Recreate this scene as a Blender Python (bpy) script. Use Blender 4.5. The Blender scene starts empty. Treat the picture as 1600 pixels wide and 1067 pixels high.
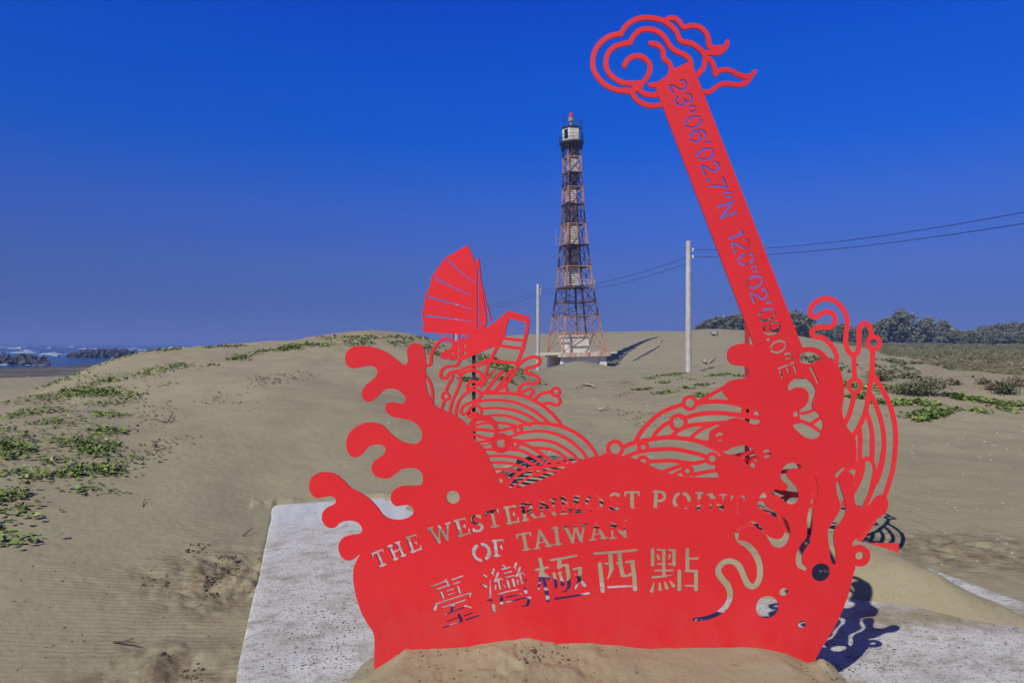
import bpy, bmesh, math, random
import numpy as np
from mathutils import Vector, Matrix, Euler
from mathutils.geometry import delaunay_2d_cdt
S = bpy.context.scene; C = S.collection; R = math.radians; PI = math.pi

# ---------------------------------------------------------------- camera, light
FPX = 1067.0; HOR = 537.0; EYE = 1.6
cam_d = bpy.data.cameras.new('camera'); cam = bpy.data.objects.new('camera', cam_d); C.objects.link(cam)
cam_d.sensor_width = 36; cam_d.lens = FPX/1600*36; cam_d.shift_y = (HOR-533.5)/1600
cam_d.clip_start = .05; cam_d.clip_end = 60000
cam.location = (0, 0, EYE); cam.rotation_euler = (R(90), 0, 0); S.camera = cam
S.render.resolution_x = 1024; S.render.resolution_y = 682

SUN = Vector((-.57, -.9, 1.0)).normalized()
EL = math.asin(SUN.z); AZ = math.atan2(SUN.x, SUN.y)
w = bpy.data.worlds.new('World'); S.world = w; w.use_nodes = True
nt = w.node_tree; nt.nodes.clear()
def N(nt, t, **k):
    n = nt.nodes.new(t)
    for a, v in k.items():
        if a in n.bl_rna.properties: setattr(n, a, v)
        else: n.inputs[a].default_value = v
    return n
sky = N(nt, 'ShaderNodeTexSky'); sky.sky_type = 'NISHITA'; sky.sun_disc = False
sky.sun_elevation = EL; sky.sun_rotation = AZ % (2*PI)
sky.altitude = 0; sky.air_density = 1.0; sky.dust_density = 0.0; sky.ozone_density = 2.0
# polarising-filter grade of the sky, by elevation
tcw = N(nt, 'ShaderNodeTexCoord'); sep = N(nt, 'ShaderNodeSeparateXYZ'); rmp = N(nt, 'ShaderNodeValToRGB')
GRADE = [(0.005, (0.107, 0.197, 0.831)), (0.053, (0.131, 0.208, 0.729)), (0.109, (0.177, 0.284, 0.832)), (0.190, (0.156, 0.365, 1.162)), (0.277, (0.016, 0.415, 1.556)), (0.364, (0.000, 0.449, 1.848)), (0.446, (0.000, 0.400, 2.041)), (0.62, (0.3, 0.5, 1.15)), (0.85, (0.5, 0.58, 0.75))]
while len(rmp.color_ramp.elements) < len(GRADE): rmp.color_ramp.elements.new(.5)
for e, (p, c) in zip(rmp.color_ramp.elements, GRADE): e.position = p; e.color = (*c, 1)
pol = N(nt, 'ShaderNodeMix'); pol.data_type = 'RGBA'; pol.blend_type = 'MULTIPLY'; pol.inputs[0].default_value = 1
nt.links.new(tcw.outputs['Generated'], sep.inputs[0]); nt.links.new(sep.outputs['Z'], rmp.inputs[0])
nt.links.new(sky.outputs[0], pol.inputs[6]); nt.links.new(rmp.outputs[0], pol.inputs[7])
bg = N(nt, 'ShaderNodeBackground'); bg.inputs['Strength'].default_value = .075
wo = N(nt, 'ShaderNodeOutputWorld')
nt.links.new(pol.outputs[2], bg.inputs['Color']); nt.links.new(bg.outputs[0], wo.inputs['Surface'])
sun_d = bpy.data.lights.new('sun', 'SUN'); sun = bpy.data.objects.new('sun', sun_d); C.objects.link(sun)
sun_d.energy = 4.3; sun_d.angle = R(.53); sun_d.color = (1, .95, .84)
sun.rotation_euler = SUN.to_track_quat('Z', 'Y').to_euler(); sun.location = (-20, -30, 40)
S.view_settings.view_transform = 'Standard'; S.view_settings.look = 'None'; S.view_settings.exposure = 0; S.view_settings.gamma = 1

# ---------------------------------------------------------------- helpers
rng = np.random.default_rng(7); random.seed(7)
def tag(o, label=None, cat=None, group=None, kind=None):
    if label: o['label'] = label
    if cat: o['category'] = cat
    if group: o['group'] = group
    if kind: o['kind'] = kind
    return o
def empty(name, loc, rz=0):
    o = bpy.data.objects.new(name, None); C.objects.link(o); o.location = loc; o.rotation_euler = (0, 0, rz); o.empty_display_size = .3
    return o
def mesh_from(name, V, F, mats, parent=None, smooth=False, loc=None, mi=None, sharp=None):
    me = bpy.data.meshes.new(name); V = np.asarray(V, np.float32)
    if isinstance(F, np.ndarray):
        n, k = F.shape
        me.vertices.add(len(V)); me.vertices.foreach_set('co', V.ravel())
        me.loops.add(n*k); me.loops.foreach_set('vertex_index', F.astype(np.int32).ravel())
        me.polygons.add(n); me.polygons.foreach_set('loop_start', np.arange(0, n*k, k, dtype=np.int32)); me.polygons.foreach_set('loop_total', np.full(n, k, np.int32))
        me.update(calc_edges=True)
    else: me.from_pydata(V.tolist(), [], F); me.update()
    if smooth: me.polygons.foreach_set('use_smooth', np.ones(len(me.polygons), bool))
    if sharp is not None: me.set_sharp_from_angle(angle=R(sharp))
    for m in (mats if isinstance(mats, list) else [mats]): me.materials.append(m)
    if mi is not None: me.polygons.foreach_set('material_index', np.asarray(mi, np.int32))
    o = bpy.data.objects.new(name, me); C.objects.link(o)
    if parent is not None: o.parent = parent
    if loc is not None: o.location = loc
    return o
class MB:
    """collects boxes, bars and tubes into one mesh"""
    def __init__(s): s.V = []; s.F = []
    def add(s, V, F):
        b = len(s.V); s.V += [tuple(v) for v in V]; s.F += [tuple(i+b for i in f) for f in F]; return s
    def box(s, x0, x1, y0, y1, z0, z1, M=None):
        V = [Vector((x, y, z)) for z in (z0, z1) for y in (y0, y1) for x in (x0, x1)]
        if M: V = [M @ v for v in V]
        return s.add(V, [(0, 2, 3, 1), (4, 5, 7, 6), (0, 1, 5, 4), (2, 6, 7, 3), (0, 4, 6, 2), (1, 3, 7, 5)])
    def bar(s, a, b, w, h=None):
        a, b = Vector(a), Vector(b); h = h or w; d = (b-a).normalized()
        up = Vector((0, 0, 1)) if abs(d.z) < .95 else Vector((0, 1, 0))
        x = d.cross(up).normalized()*w/2; y = x.cross(d).normalized()*h/2
        V = [p+q for p in (a, b) for q in (-x-y, x-y, x+y, -x+y)]
        return s.add(V, [(0, 1, 2, 3), (7, 6, 5, 4), (0, 4, 5, 1), (1, 5, 6, 2), (2, 6, 7, 3), (3, 7, 4, 0)])
    def tube(s, P, r, n=8, cap=True):
        P = [Vector(p) for p in P]; rr = r if isinstance(r, (list, tuple)) else [r]*len(P)
        b = len(s.V); x = None
        for k, p in enumerate(P):
            d = (P[min(k+1, len(P)-1)]-P[max(k-1, 0)]).normalized()
            if x is None: x = d.orthogonal().normalized()
            x = (x-d*x.dot(d)).normalized(); y = d.cross(x)
            for i in range(n):
                a = 2*PI*i/n; s.V.append(tuple(p+(x*math.cos(a)+y*math.sin(a))*rr[k]))
        for k in range(len(P)-1):
            for i in range(n):
                a, c = b+k*n+i, b+k*n+(i+1) % n; s.F.append((a, c, c+n, a+n))
        if cap: s.F.append(tuple(b+n-1-i for i in range(n))); s.F.append(tuple(b+(len(P)-1)*n+i for i in range(n)))
        return s
    def lathe(s, prof, n=16, at=(0, 0)):
        b = len(s.V)
        for r, z in prof:
            for i in range(n): a = 2*PI*i/n; s.V.append((at[0]+r*math.cos(a), at[1]+r*math.sin(a), z))
        for k in range(len(prof)-1):
            for i in range(n):
                a, c = b+k*n+i, b+k*n+(i+1) % n; s.F.append((a, c, c+n, a+n))
        s.F.append(tuple(b+n-1-i for i in range(n))); s.F.append(tuple(b+(len(prof)-1)*n+i for i in range(n)))
        return s
    def build(s, name, m, parent=None, smooth=False, loc=None, sharp=None):
        return mesh_from(name, s.V, s.F, m, parent, smooth, loc, sharp=sharp)
def copy_tree(o, parent=None):
    c = o.copy(); C.objects.link(c); c.parent = parent
    for ch in list(o.children): copy_tree(ch, c)
    return c

def vnoise(X, Y, seed=0):
    """smooth value noise, about -1..1, unit cells"""
    X = np.asarray(X, float); Y = np.asarray(Y, float)
    xi = np.floor(X).astype(np.int64); yi = np.floor(Y).astype(np.int64); fx = X-xi; fy = Y-yi
    def hsh(a, b):
        n = (a*374761393+b*668265263+seed*974634211) & 0xffffffff
        n = ((n ^ (n >> 13))*1274126177) & 0xffffffff
        return ((n ^ (n >> 16)) & 0xffff)/32767.5-1
    ux = fx*fx*fx*(fx*(fx*6-15)+10); uy = fy*fy*fy*(fy*(fy*6-15)+10)
    a = hsh(xi, yi); b = hsh(xi+1, yi); c = hsh(xi, yi+1); d = hsh(xi+1, yi+1)
    return (a+(b-a)*ux)*(1-uy)+(c+(d-c)*ux)*uy
def fbm(X, Y, f, n=4, seed=0):
    s = 0; a = 1.0; t = 0
    for k in range(n): s = s+a*vnoise(X*f+17.3*k, Y*f-9.1*k, seed+k); t += a; a *= .5; f *= 2.03
    return s/t
def sst(a, b, x): t = np.clip((x-a)/(b-a), 0, 1); return t*t*(3-2*t)

# ---------------------------------------------------------------- materials
class Mat:
    def __init__(s, name, rough=.8, spec=.3):
        s.m = bpy.data.materials.new(name); s.m.use_nodes = True; s.nt = s.m.node_tree; s.b = s.nt.nodes['Principled BSDF']
        s.b.inputs['Roughness'].default_value = rough; s.b.inputs['Specular IOR Level'].default_value = spec
        s.tc = s.nt.nodes.new('ShaderNodeTexCoord'); s.co = s.tc.outputs['Object']
    def map(s, scale=(1, 1, 1), rot=(0, 0, 0)):
        n = s.nt.nodes.new('ShaderNodeMapping'); n.inputs['Scale'].default_value = scale; n.inputs['Rotation'].default_value = rot
        s.nt.links.new(s.co, n.inputs[0]); return n.outputs[0]
    def noise(s, scale, detail=4, rough=.6, co=None, dist=0):
        n = s.nt.nodes.new('ShaderNodeTexNoise'); n.inputs['Scale'].default_value = scale; n.inputs['Detail'].default_value = detail
        n.inputs['Roughness'].default_value = rough; n.inputs['Distortion'].default_value = dist
        s.nt.links.new(co or s.co, n.inputs['Vector']); return n.outputs['Fac']
    def voro(s, scale, co=None, out='Distance'):
        n = s.nt.nodes.new('ShaderNodeTexVoronoi'); n.inputs['Scale'].default_value = scale; s.nt.links.new(co or s.co, n.inputs['Vector']); return n.outputs[out]
    def wave(s, scale, dist, co=None, dscale=1.0, det=2):
        n = s.nt.nodes.new('ShaderNodeTexWave'); n.wave_type = 'BANDS'; n.bands_direction = 'Y'; n.inputs['Scale'].default_value = scale
        n.inputs['Distortion'].default_value = dist; n.inputs['Detail'].default_value = det; n.inputs['Detail Scale'].default_value = dscale
        s.nt.links.new(co or s.co, n.inputs['Vector']); return n.outputs['Fac']
    def attr(s, name):
        n = s.nt.nodes.new('ShaderNodeAttribute'); n.attribute_name = name; return n.outputs['Fac']
    def ramp(s, fac, stops, const=False):
        n = s.nt.nodes.new('ShaderNodeValToRGB'); e = n.color_ramp.elements
        if const: n.color_ramp.interpolation = 'CONSTANT'
        while len(e) < len(stops): e.new(.5)
        for k, (p, c) in enumerate(stops): e[k].position = p; e[k].color = (*c, 1) if len(c) == 3 else c
        s.nt.links.new(fac, n.inputs[0]); return n.outputs[0]
    def g(s, fac, a, b):
        n = s.nt.nodes.new('ShaderNodeMapRange'); n.inputs['From Min'].default_value = a; n.inputs['From Max'].default_value = b
        s.nt.links.new(fac, n.inputs['Value']); return n.outputs[0]
    def mix(s, fac, a, b, mode='MIX'):
        n = s.nt.nodes.new('ShaderNodeMix'); n.data_type = 'RGBA'; n.blend_type = mode
        for i, v in ((0, fac), (6, a), (7, b)):
            if isinstance(v, (int, float)): n.inputs[i].default_value = v
            elif isinstance(v, tuple): n.inputs[i].default_value = (*v, 1)
            else: s.nt.links.new(v, n.inputs[i])
        return n.outputs[2]
    def math(s, op, a, b=0.0):
        n = s.nt.nodes.new('ShaderNodeMath'); n.operation = op
        for i, v in ((0, a), (1, b)):
            if isinstance(v, (int, float)): n.inputs[i].default_value = v
            else: s.nt.links.new(v, n.inputs[i])
        return n.outputs[0]
    def col(s, c):
        if isinstance(c, tuple): s.b.inputs['Base Color'].default_value = (*c, 1)
        else: s.nt.links.new(c, s.b.inputs['Base Color'])
        return s
    def bump(s, hgt, strength=.3, dist=.01, prev=None):
        n = s.nt.nodes.new('ShaderNodeBump'); n.inputs['Strength'].default_value = strength; n.inputs['Distance'].default_value = dist
        s.nt.links.new(hgt, n.inputs['Height'])
        if prev is not None: s.nt.links.new(prev, n.inputs['Normal'])
        s.nt.links.new(n.outputs[0], s.b.inputs['Normal']); return n.outputs[0]

M = {}
def simple(name, c1, c2, scale=3, rough=.7, spec=.3, bump=0):
    m = Mat(name, rough, spec); n = m.noise(scale); m.col(m.mix(m.g(n, .3, .7), c1, c2))
    if bump: m.bump(n, .4, bump)
    M[name] = m.m; return m
# sand
m = Mat('sand', .95, .12)
big = m.noise(.18, 4); mid = m.noise(1.6, 5); fine = m.noise(120, 2); sp = m.noise(45, 2, .5)
c = m.mix(m.g(big, .35, .65), (.285, .248, .155), (.325, .288, .185))
c = m.mix(m.g(mid, .42, .75), c, (.345, .302, .19))
c = m.mix(m.math('MULTIPLY', m.g(m.noise(.9, 6, .7), .56, .72), .45), c, (.265, .20, .12))
c = m.mix(m.math('MULTIPLY', m.g(sp, .66, .74), .5), c, (.12, .10, .075))
c = m.mix(m.math('MULTIPLY', m.g(fine, .35, .75), .35), c, (.16, .135, .09))
wet = m.attr('wet'); c = m.mix(wet, c, (.085, .078, .062))
damp = m.attr('damp'); c = m.mix(m.math('MULTIPLY', damp, m.g(m.noise(6, 5, .7), .4, .62)), c, (.15, .115, .07))
gm = m.attr('field'); fc = m.mix(m.g(m.noise(.12, 6, .7), .38, .62), (.125, .125, .05), (.16, .14, .075)); fc = m.mix(m.g(m.noise(1.2, 5, .8), .4, .65), fc, (.07, .075, .028)); c = m.mix(gm, c, fc)
m.col(c)
rp = m.wave(6.4, 3.4, m.map((.3, 1, 1), (0, 0, R(-7))), 1.1, 3)
rmask = m.math('MULTIPLY', m.attr('ripple'), m.g(m.noise(.55, 3), .42, .66))
b1 = m.bump(m.math('MULTIPLY', rp, rmask), .32, .011)
b2 = m.bump(m.noise(9, 5, .6), .5, .02, b1)
m.bump(m.noise(90, 3, .7), .5, .003, b2)
M['sand'] = m.m
# concrete slab
m = Mat('slab_concrete', .9, .2)
n1 = m.noise(2.2, 6, .7); st = m.map((.8, 1.25, 1), (0, 0, R(-9))); n2 = m.noise(8, 7, .8, st); n3 = m.noise(55, 4, .65)
c = m.mix(m.g(n1, .35, .65), (.45, .44, .41), (.57, .565, .54))
c = m.mix(m.math('MULTIPLY', m.attr('back'), .8), c, m.mix(m.g(m.noise(4, 6, .75, m.map((2.2, .5, 1), (0, 0, R(20)))), .35, .65), (.40, .41, .43), (.56, .56, .56)))
old = m.math('SUBTRACT', 1.0, m.attr('back'))
c = m.mix(m.math('MULTIPLY', m.math('MULTIPLY', m.g(n2, .5, .63), .72), old), c, (.25, .225, .18))
c = m.mix(m.math('MULTIPLY', m.math('MULTIPLY', m.g(m.noise(3.2, 7, .75), .5, .66), .75), old), c, (.27, .24, .185))
c = m.mix(m.math('MULTIPLY', m.g(n3, .55, .66), old), c, (.15, .13, .105))
c = m.mix(m.math('MULTIPLY', m.math('MULTIPLY', m.g(m.voro(38), .16, .07), m.g(m.noise(2.6, 3), .42, .6)), old), c, (.10, .09, .08))
dust = m.attr('dust'); c = m.mix(m.g(m.math('ADD', dust, m.math('MULTIPLY', m.noise(7, 6, .75), .9)), .62, .95), c, (.27, .235, .155))
m.col(c); b = m.bump(n2, .7, .008); m.bump(n3, .6, .004, b)
M['slab'] = m.m
# painted steel
m = Mat('red_paint', .42, .35)
n = m.noise(.9, 5, .6); d = m.noise(9, 6, .75); f = m.noise(60, 3, .7)
c = m.mix(m.g(n, .3, .7), (.70, .022, .025), (.60, .020, .024)); c = m.mix(m.math('MULTIPLY', m.g(d, .58, .8), .14), c, (.55, .10, .07))
sz = m.nt.nodes.new('ShaderNodeSeparateXYZ'); m.nt.links.new(m.co, sz.inputs[0])
low = m.math('MULTIPLY', m.g(sz.outputs['Z'], .62, .2), m.g(m.noise(5, 6, .75, m.map((1, 1, .5))), .40, .75))
c = m.mix(m.math('MULTIPLY', low, .16), c, (.42, .25, .16))
c = m.mix(m.math('MULTIPLY', m.g(f, .68, .74), .35), c, (.40, .10, .07))
m.col(c); rr = m.nt.nodes.new('ShaderNodeMapRange'); rr.inputs['To Min'].default_value = .30; rr.inputs['To Max'].default_value = .62; m.nt.links.new(m.noise(2.2, 5, .7), rr.inputs[0]); m.nt.links.new(rr.outputs[0], m.b.inputs['Roughness'])
b = m.bump(m.noise(1.6, 2), .5, .006); m.bump(m.noise(40, 3), .08, .001, b); M['red'] = m.m
m = Mat('post_steel', .5, .4); m.col(m.mix(m.g(m.noise(6), .4, .6), (.02, .017, .016), (.045, .03, .028))); M['post'] = m.m
m = Mat('post_red', .5, .4); m.col(m.mix(m.g(m.noise(6), .4, .6), (.42, .02, .02), (.30, .02, .02))); M['post_red'] = m.m
# ---------------------------------------------------------------- slab frame and terrain height
YAW = R(16.7); CU, SU = math.cos(YAW), math.sin(YAW)
def slab_uv(X, Y): return X*CU+Y*SU, -X*SU+Y*CU
def slab_xy(u, v): return u*CU-v*SU, u*SU+v*CU
U0, U1, V0, V1 = -.325, 4.27, .4, 7.2
def zy(d, y): return EYE-(y-HOR)/FPX*d
# profiles: azimuth column (tan) -> [(depth, height)]
COL = {
 -1.5: [(1, 0), (6, .05), (10, .1), (14, 0), (30, -1.5), (60, -2.4), (90, -3.2), (200, -8), (4000, -60)],
 -.75: [(1, -.03), (3.2, -.02), (5.1, .1), (7.9, .42), (10.4, .6), (12, .62), (14, .5), (20, -.3), (48, -1.45), (78, -2.3), (130, -2.95), (170, -4), (400, -14), (4000, -80)],
 -.5625: [(1, -.03), (3.7, -.02), (5.3, .05), (7, .17), (9, .38), (13, .64), (16, 1.0), (20, 1.38), (22, 1.36), (30, .3), (60, -1.9), (130, -2.7), (200, -3.6), (500, -14), (4000, -80)],
 -.45: [(1, -.03), (4.5, -.02), (6.2, .06), (8.2, .26), (11, .56), (15, .98), (20, 1.36), (23, 1.52), (25, 1.49), (36, .4), (70, -1.6), (190, -2.6), (260, -4), (4000, -80)],
 -.375: [(1, -.03), (6.7, -.02), (8.8, .25), (10.4, .55), (14, .9), (19, 1.12), (21, 1.42), (23, 1.72), (25, 1.66), (40, .4), (100, -1.8), (230, -2.8), (400, -8), (4000, -80)],
 -.2156: [(1, -.05), (7, -.02), (9.2, .2), (11.4, .5), (15, .85), (18.6, 1.2), (21, 1.55), (24, 1.9), (28, 2.2), (31, 2.1), (50, .8), (150, -1), (400, -4), (4000, -60)],
 -.14: [(1, -.05), (7.5, -.02), (10, .2), (13, .5), (17, .95), (21, 1.4), (25, 1.8), (29, 2.0), (33, 1.9), (55, .4), (150, 0), (400, -2), (4000, -40)],
 -.04: [(1, -.05), (8, .0), (11, .15), (15, .45), (20, .85), (25, 1.2), (29, 1.3), (34, 1.1), (60, -.4), (95, -1.8), (150, 3.2), (200, 3), (400, 0), (4000, -40)],
 .045: [(1, -.05), (8, 0), (10.5, .03), (15, .18), (22, .2), (30, -.1), (55, -.8), (75, -1.4), (92, -2.0), (105, -1.6), (150, 3.9), (190, 3.9), (400, 1), (4000, -20)],
 .16: [(1, -.05), (8, 0), (11, .03), (15, .18), (22, .22), (30, 0), (55, -.6), (80, -1.2), (95, -1.4), (150, 4.4), (200, 4.2), (400, 2), (4000, -10)],
 .26: [(1, -.05), (8, 0), (11, .05), (16, .28), (25, .25), (38, .0), (41, -.15), (55, -.2), (110, 4.15), (150, 4.2), (250, 4), (4000, 0)],
 .34: [(1, -.05), (8, 0), (11, .05), (16, .3), (25, .3), (41, .1), (60, .6), (105, 3.9), (140, 3.6), (250, 3), (4000, 0)],
 .42: [(1, -.05), (8, 0), (11, .04), (16, .25), (25, .25), (45, .35), (70, 1.3), (95, 2.9), (120, 2.4), (170, 2.0), (4000, 0)],
 .5: [(1, -.05), (8, 0), (12, .03), (15, .16), (19, .38), (24, .62), (32, .62), (45, .7), (60, 1.05), (75, 1.3), (90, 1.0), (170, 1.9), (4000, 0)],
 .5625: [(1, -.05), (8, 0), (12, .0), (15, .15), (19, .32), (23, .48), (30, .62), (38, .98), (42, .9), (60, .5), (100, .8), (170, 1.8), (4000, 0)],
 .65: [(1, -.05), (8, 0), (11.5, .0), (15, .2), (18, .45), (22, .72), (25, .62), (36, .2), (60, .45), (100, .8), (170, 1.8), (4000, 0)],
 .75: [(1, -.05), (8, 0), (10.5, .0), (14.5, .22), (16.8, .44), (19.4, .62), (22, .5), (32, .0), (60, .35), (100, .75), (170, 1.8), (4000, 0)],
 1.3: [(1, -.05), (8, 0), (12, .1), (16, .35), (20, .3), (40, .2), (100, .7), (200, 1.6), (4000, 0)]}
TH = np.linspace(-1.05, 1.0, 360); LR = np.linspace(math.log(.8), math.log(5000), 420)
def _table():
    ks = np.array(sorted(COL)); ths = np.arctan(ks); T = np.zeros((len(ks), len(LR)))
    for a, k in enumerate(ks):
        P = np.array(COL[k]); r = P[:, 0]*math.sqrt(1+k*k); T[a] = np.interp(LR, np.log(r), P[:, 1])
    G = np.zeros((len(TH), len(LR)))
    for j in range(len(LR)): G[:, j] = np.interp(TH, ths, T[:, j])
    def blur(A, n, ax):
        kx = np.exp(-np.linspace(-2, 2, 2*n+1)**2); kx /= kx.sum()
        P = np.pad(A, [(n, n) if i == ax else (0, 0) for i in (0, 1)], mode='edge')
        return np.apply_along_axis(lambda v: np.convolve(v, kx, 'valid'), ax, P)
    return blur(blur(G, 11, 0), 5, 1)
HT = _table()
def sample(X, Y):
    th = np.clip(np.arctan2(X, np.maximum(Y, -1e9)), TH[0], TH[-1]); lr = np.clip(np.log(np.maximum(np.hypot(X, Y), .81)), LR[0], LR[-1])
    a = (th-TH[0])/(TH[1]-TH[0]); b = (lr-LR[0])/(LR[1]-LR[0])
    i = np.clip(a.astype(int), 0, len(TH)-2); j = np.clip(b.astype(int), 0, len(LR)-2); fa = a-i; fb = b-j
    return (HT[i, j]*(1-fa)+HT[i+1, j]*fa)*(1-fb)+(HT[i, j+1]*(1-fa)+HT[i+1, j+1]*fa)*fb
PX = [-1.15, -.9, -.78, -.66, -.5, -.24, .06, .3, .6, .9, 1.17, 1.3, 1.40, 1.52, 1.72]
PZ = [0, .0, .04, .09, .19, .205, .25, .24, .235, .24, .24, .215, .19, .06, 0]
def height(X, Y, detail=True):
    X = np.asarray(X, float); Y = np.asarray(Y, float); r = np.hypot(X, Y)
    z = sample(X, Y)
    # dune undulation and hummocks that the creepers hold together
    z = z+(.10*fbm(X, Y, .35, 3, 3)+.05*fbm(X, Y, 1.1, 2, 9))*sst(7.5, 14, r)*(1-sst(120, 300, r)*.5)
    z = z+.35*fbm(X, Y, .06, 3, 21)*sst(40, 90, r)*(1-sst(150, 220, r))
    z = z+.045*np.maximum(fbm(X, Y, .9, 3, 14), 0)*sst(4.8, 7, r)*sst(-1.6, -3, X)
    # drift in front of the tower
    z = z+1.15*np.exp(-((X-7.5)/3.3)**2-((Y-77)/8)**2)-.35*np.exp(-((X-8)/9)**2-((Y-92)/14)**2)
    u, v = slab_uv(X, Y)
    ins = sst(U0-.015, U0+.05, u)*(1-sst(U1-.05, U1+.01, u))*(1-sst(V1-.03, V1+.02, v))*sst(.3, .6, v)
    base = np.where(ins > 0, z*(1-ins)+(-.055)*ins, z)
    # heap against the front panel
    fr = .5*(1+np.tanh((Y-1.9+.25*vnoise(X*2, Y*2, 4))/.35))*(1-sst(3.22, 3.95, Y+.12*vnoise(X*3, Y*3, 6)))
    px = np.interp(X+.05*vnoise(X*4, Y*4, 8)*0, PX, PZ)
    wid = np.interp(Y, [1.2, 2.4, 3.1], [.55, .9, 1.0]); px2 = np.interp((X-.4)*wid+.4, PX, PZ)
    p1 = np.minimum(px, 1)*0+px2*fr
    # drift at the rear panel
    d0 = np.interp(X, [-.4, .2, 1.05, 1.45, 1.72, 1.95, 2.06, 2.43, 2.77, 3.2], [5.0, 4.4, 4.15, 4.1, 4.05, 4.08, 4.12, 4.02, 3.7, 3.2])
    p2x = np.interp(X, [-.55, -.1, .2, .8, 1.4, 2.1, 2.42, 2.68, 2.85, 3.1, 3.6], [0, .03, .095, .125, .18, .245, .238, .178, .10, .055, .04])
    p2 = p2x*sst(-.02, .62, Y-d0+.05*vnoise(X*2.5, Y*2.5, 31))*(1-.8*sst(.1, .9, Y-5.85+.43*X))*(1-sst(U1-.34, U1-.14, u+.06*vnoise(X*5, Y*5, 2)))
    # drift over the back of the slab
    p3 = .50*np.exp(-((X-.45)/1.0)**2-((Y-6.72)/np.where(Y < 6.72, .43, 1.2))**2)+.16*np.exp(-((X-2.3)/.9)**2-((Y-6.5)/.8)**2)+.08*np.exp(-((X+.75)/.5)**2-((Y-5.7)/.35)**2)
    p3 = p3+.075*np.exp(-((v-V1+.02)/.16)**2)*np.clip(.35+1.3*fbm(X, Y, 2.6, 4, 97), 0, 1.3)*(u > U0-.2)*(u < U1+.2)+.07*np.exp(-((u-U1+.05)/.12)**2)*np.clip(.1+1.4*fbm(X, Y, 2.1, 4, 99), 0, 1.3)*(v < V1)*(v > 2.5)
    p2 = p2*(1+.16*fbm(X, Y, 2.2, 4, 87)); p1 = p1*(1+.07*fbm(X, Y, 3.0, 4, 83))
    soft = (p1+p2)
    z = base+soft*1.12+p3*sst(4.9, 5.6, Y)
    if detail:
        near = 1-sst(9, 16, r)
        z = z+near*(.006*fbm(X, Y, 5, 3, 41)+.0025*fbm(X, Y, 24, 2, 43))*(1-.5*ins)
        # trampled, crumbled patch left of the slab
        cx, cy = X+1.80, Y-4.75
        cl = np.exp(-(cx/.62)**2-(cy/.55)**2)
        z = z+cl*(.11*np.abs(fbm(X, Y, 3.1, 4, 51))+.05*fbm(X, Y, 9, 4, 53)-.03)
        cl2 = np.exp(-((X+1.75)/.35)**2-((Y-3.42)/.3)**2)
        z = z+cl2*(.05*fbm(X, Y, 5, 4, 57)-.01)
        cl3 = np.exp(-((X-3.55)/.7)**2-((Y-5.3)/.5)**2)
        z = z+cl3*(.07*np.abs(fbm(X, Y, 3.4, 4, 61))-.02)
        # lumps on the front heap
        lump = np.exp(-((X+.02)/.45)**2-((Y-2.95)/.25)**2)+.8*np.exp(-((X-1.36)/.16)**2-((Y-3.0)/.2)**2)+.7*np.exp(-((X+.8)/.25)**2-((Y-3.15)/.2)**2)
        z = z+lump*(.028*fbm(X, Y, 9, 4, 71)+.02*np.maximum(fbm(X, Y, 22, 2, 73), 0))
        z = z+.045*np.exp(-((X-1.37)/.06)**2-((Y-2.99)/.05)**2)
    return z
def ray_ground(px, py, dmin=2.0, dmax=260):
    """where the line of sight through a drawing point meets the ground"""
    k = (px-800)/FPX; s = -(py-HOR)/FPX
    d = np.exp(np.linspace(math.log(dmin), math.log(dmax), 500))
    h = height(k*d, d, False); zz = EYE+s*d
    below = np.nonzero(zz < h)[0]
    if len(below) == 0: return None
    i = below[0]
    if i == 0: return None
    a, b = d[i-1], d[i]
    f0 = zz[i-1]-h[i-1]; f1 = zz[i]-h[i]; t = f0/(f0-f1); dd = a+(b-a)*t
    return np.array((k*dd, dd, EYE+s*dd))

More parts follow.
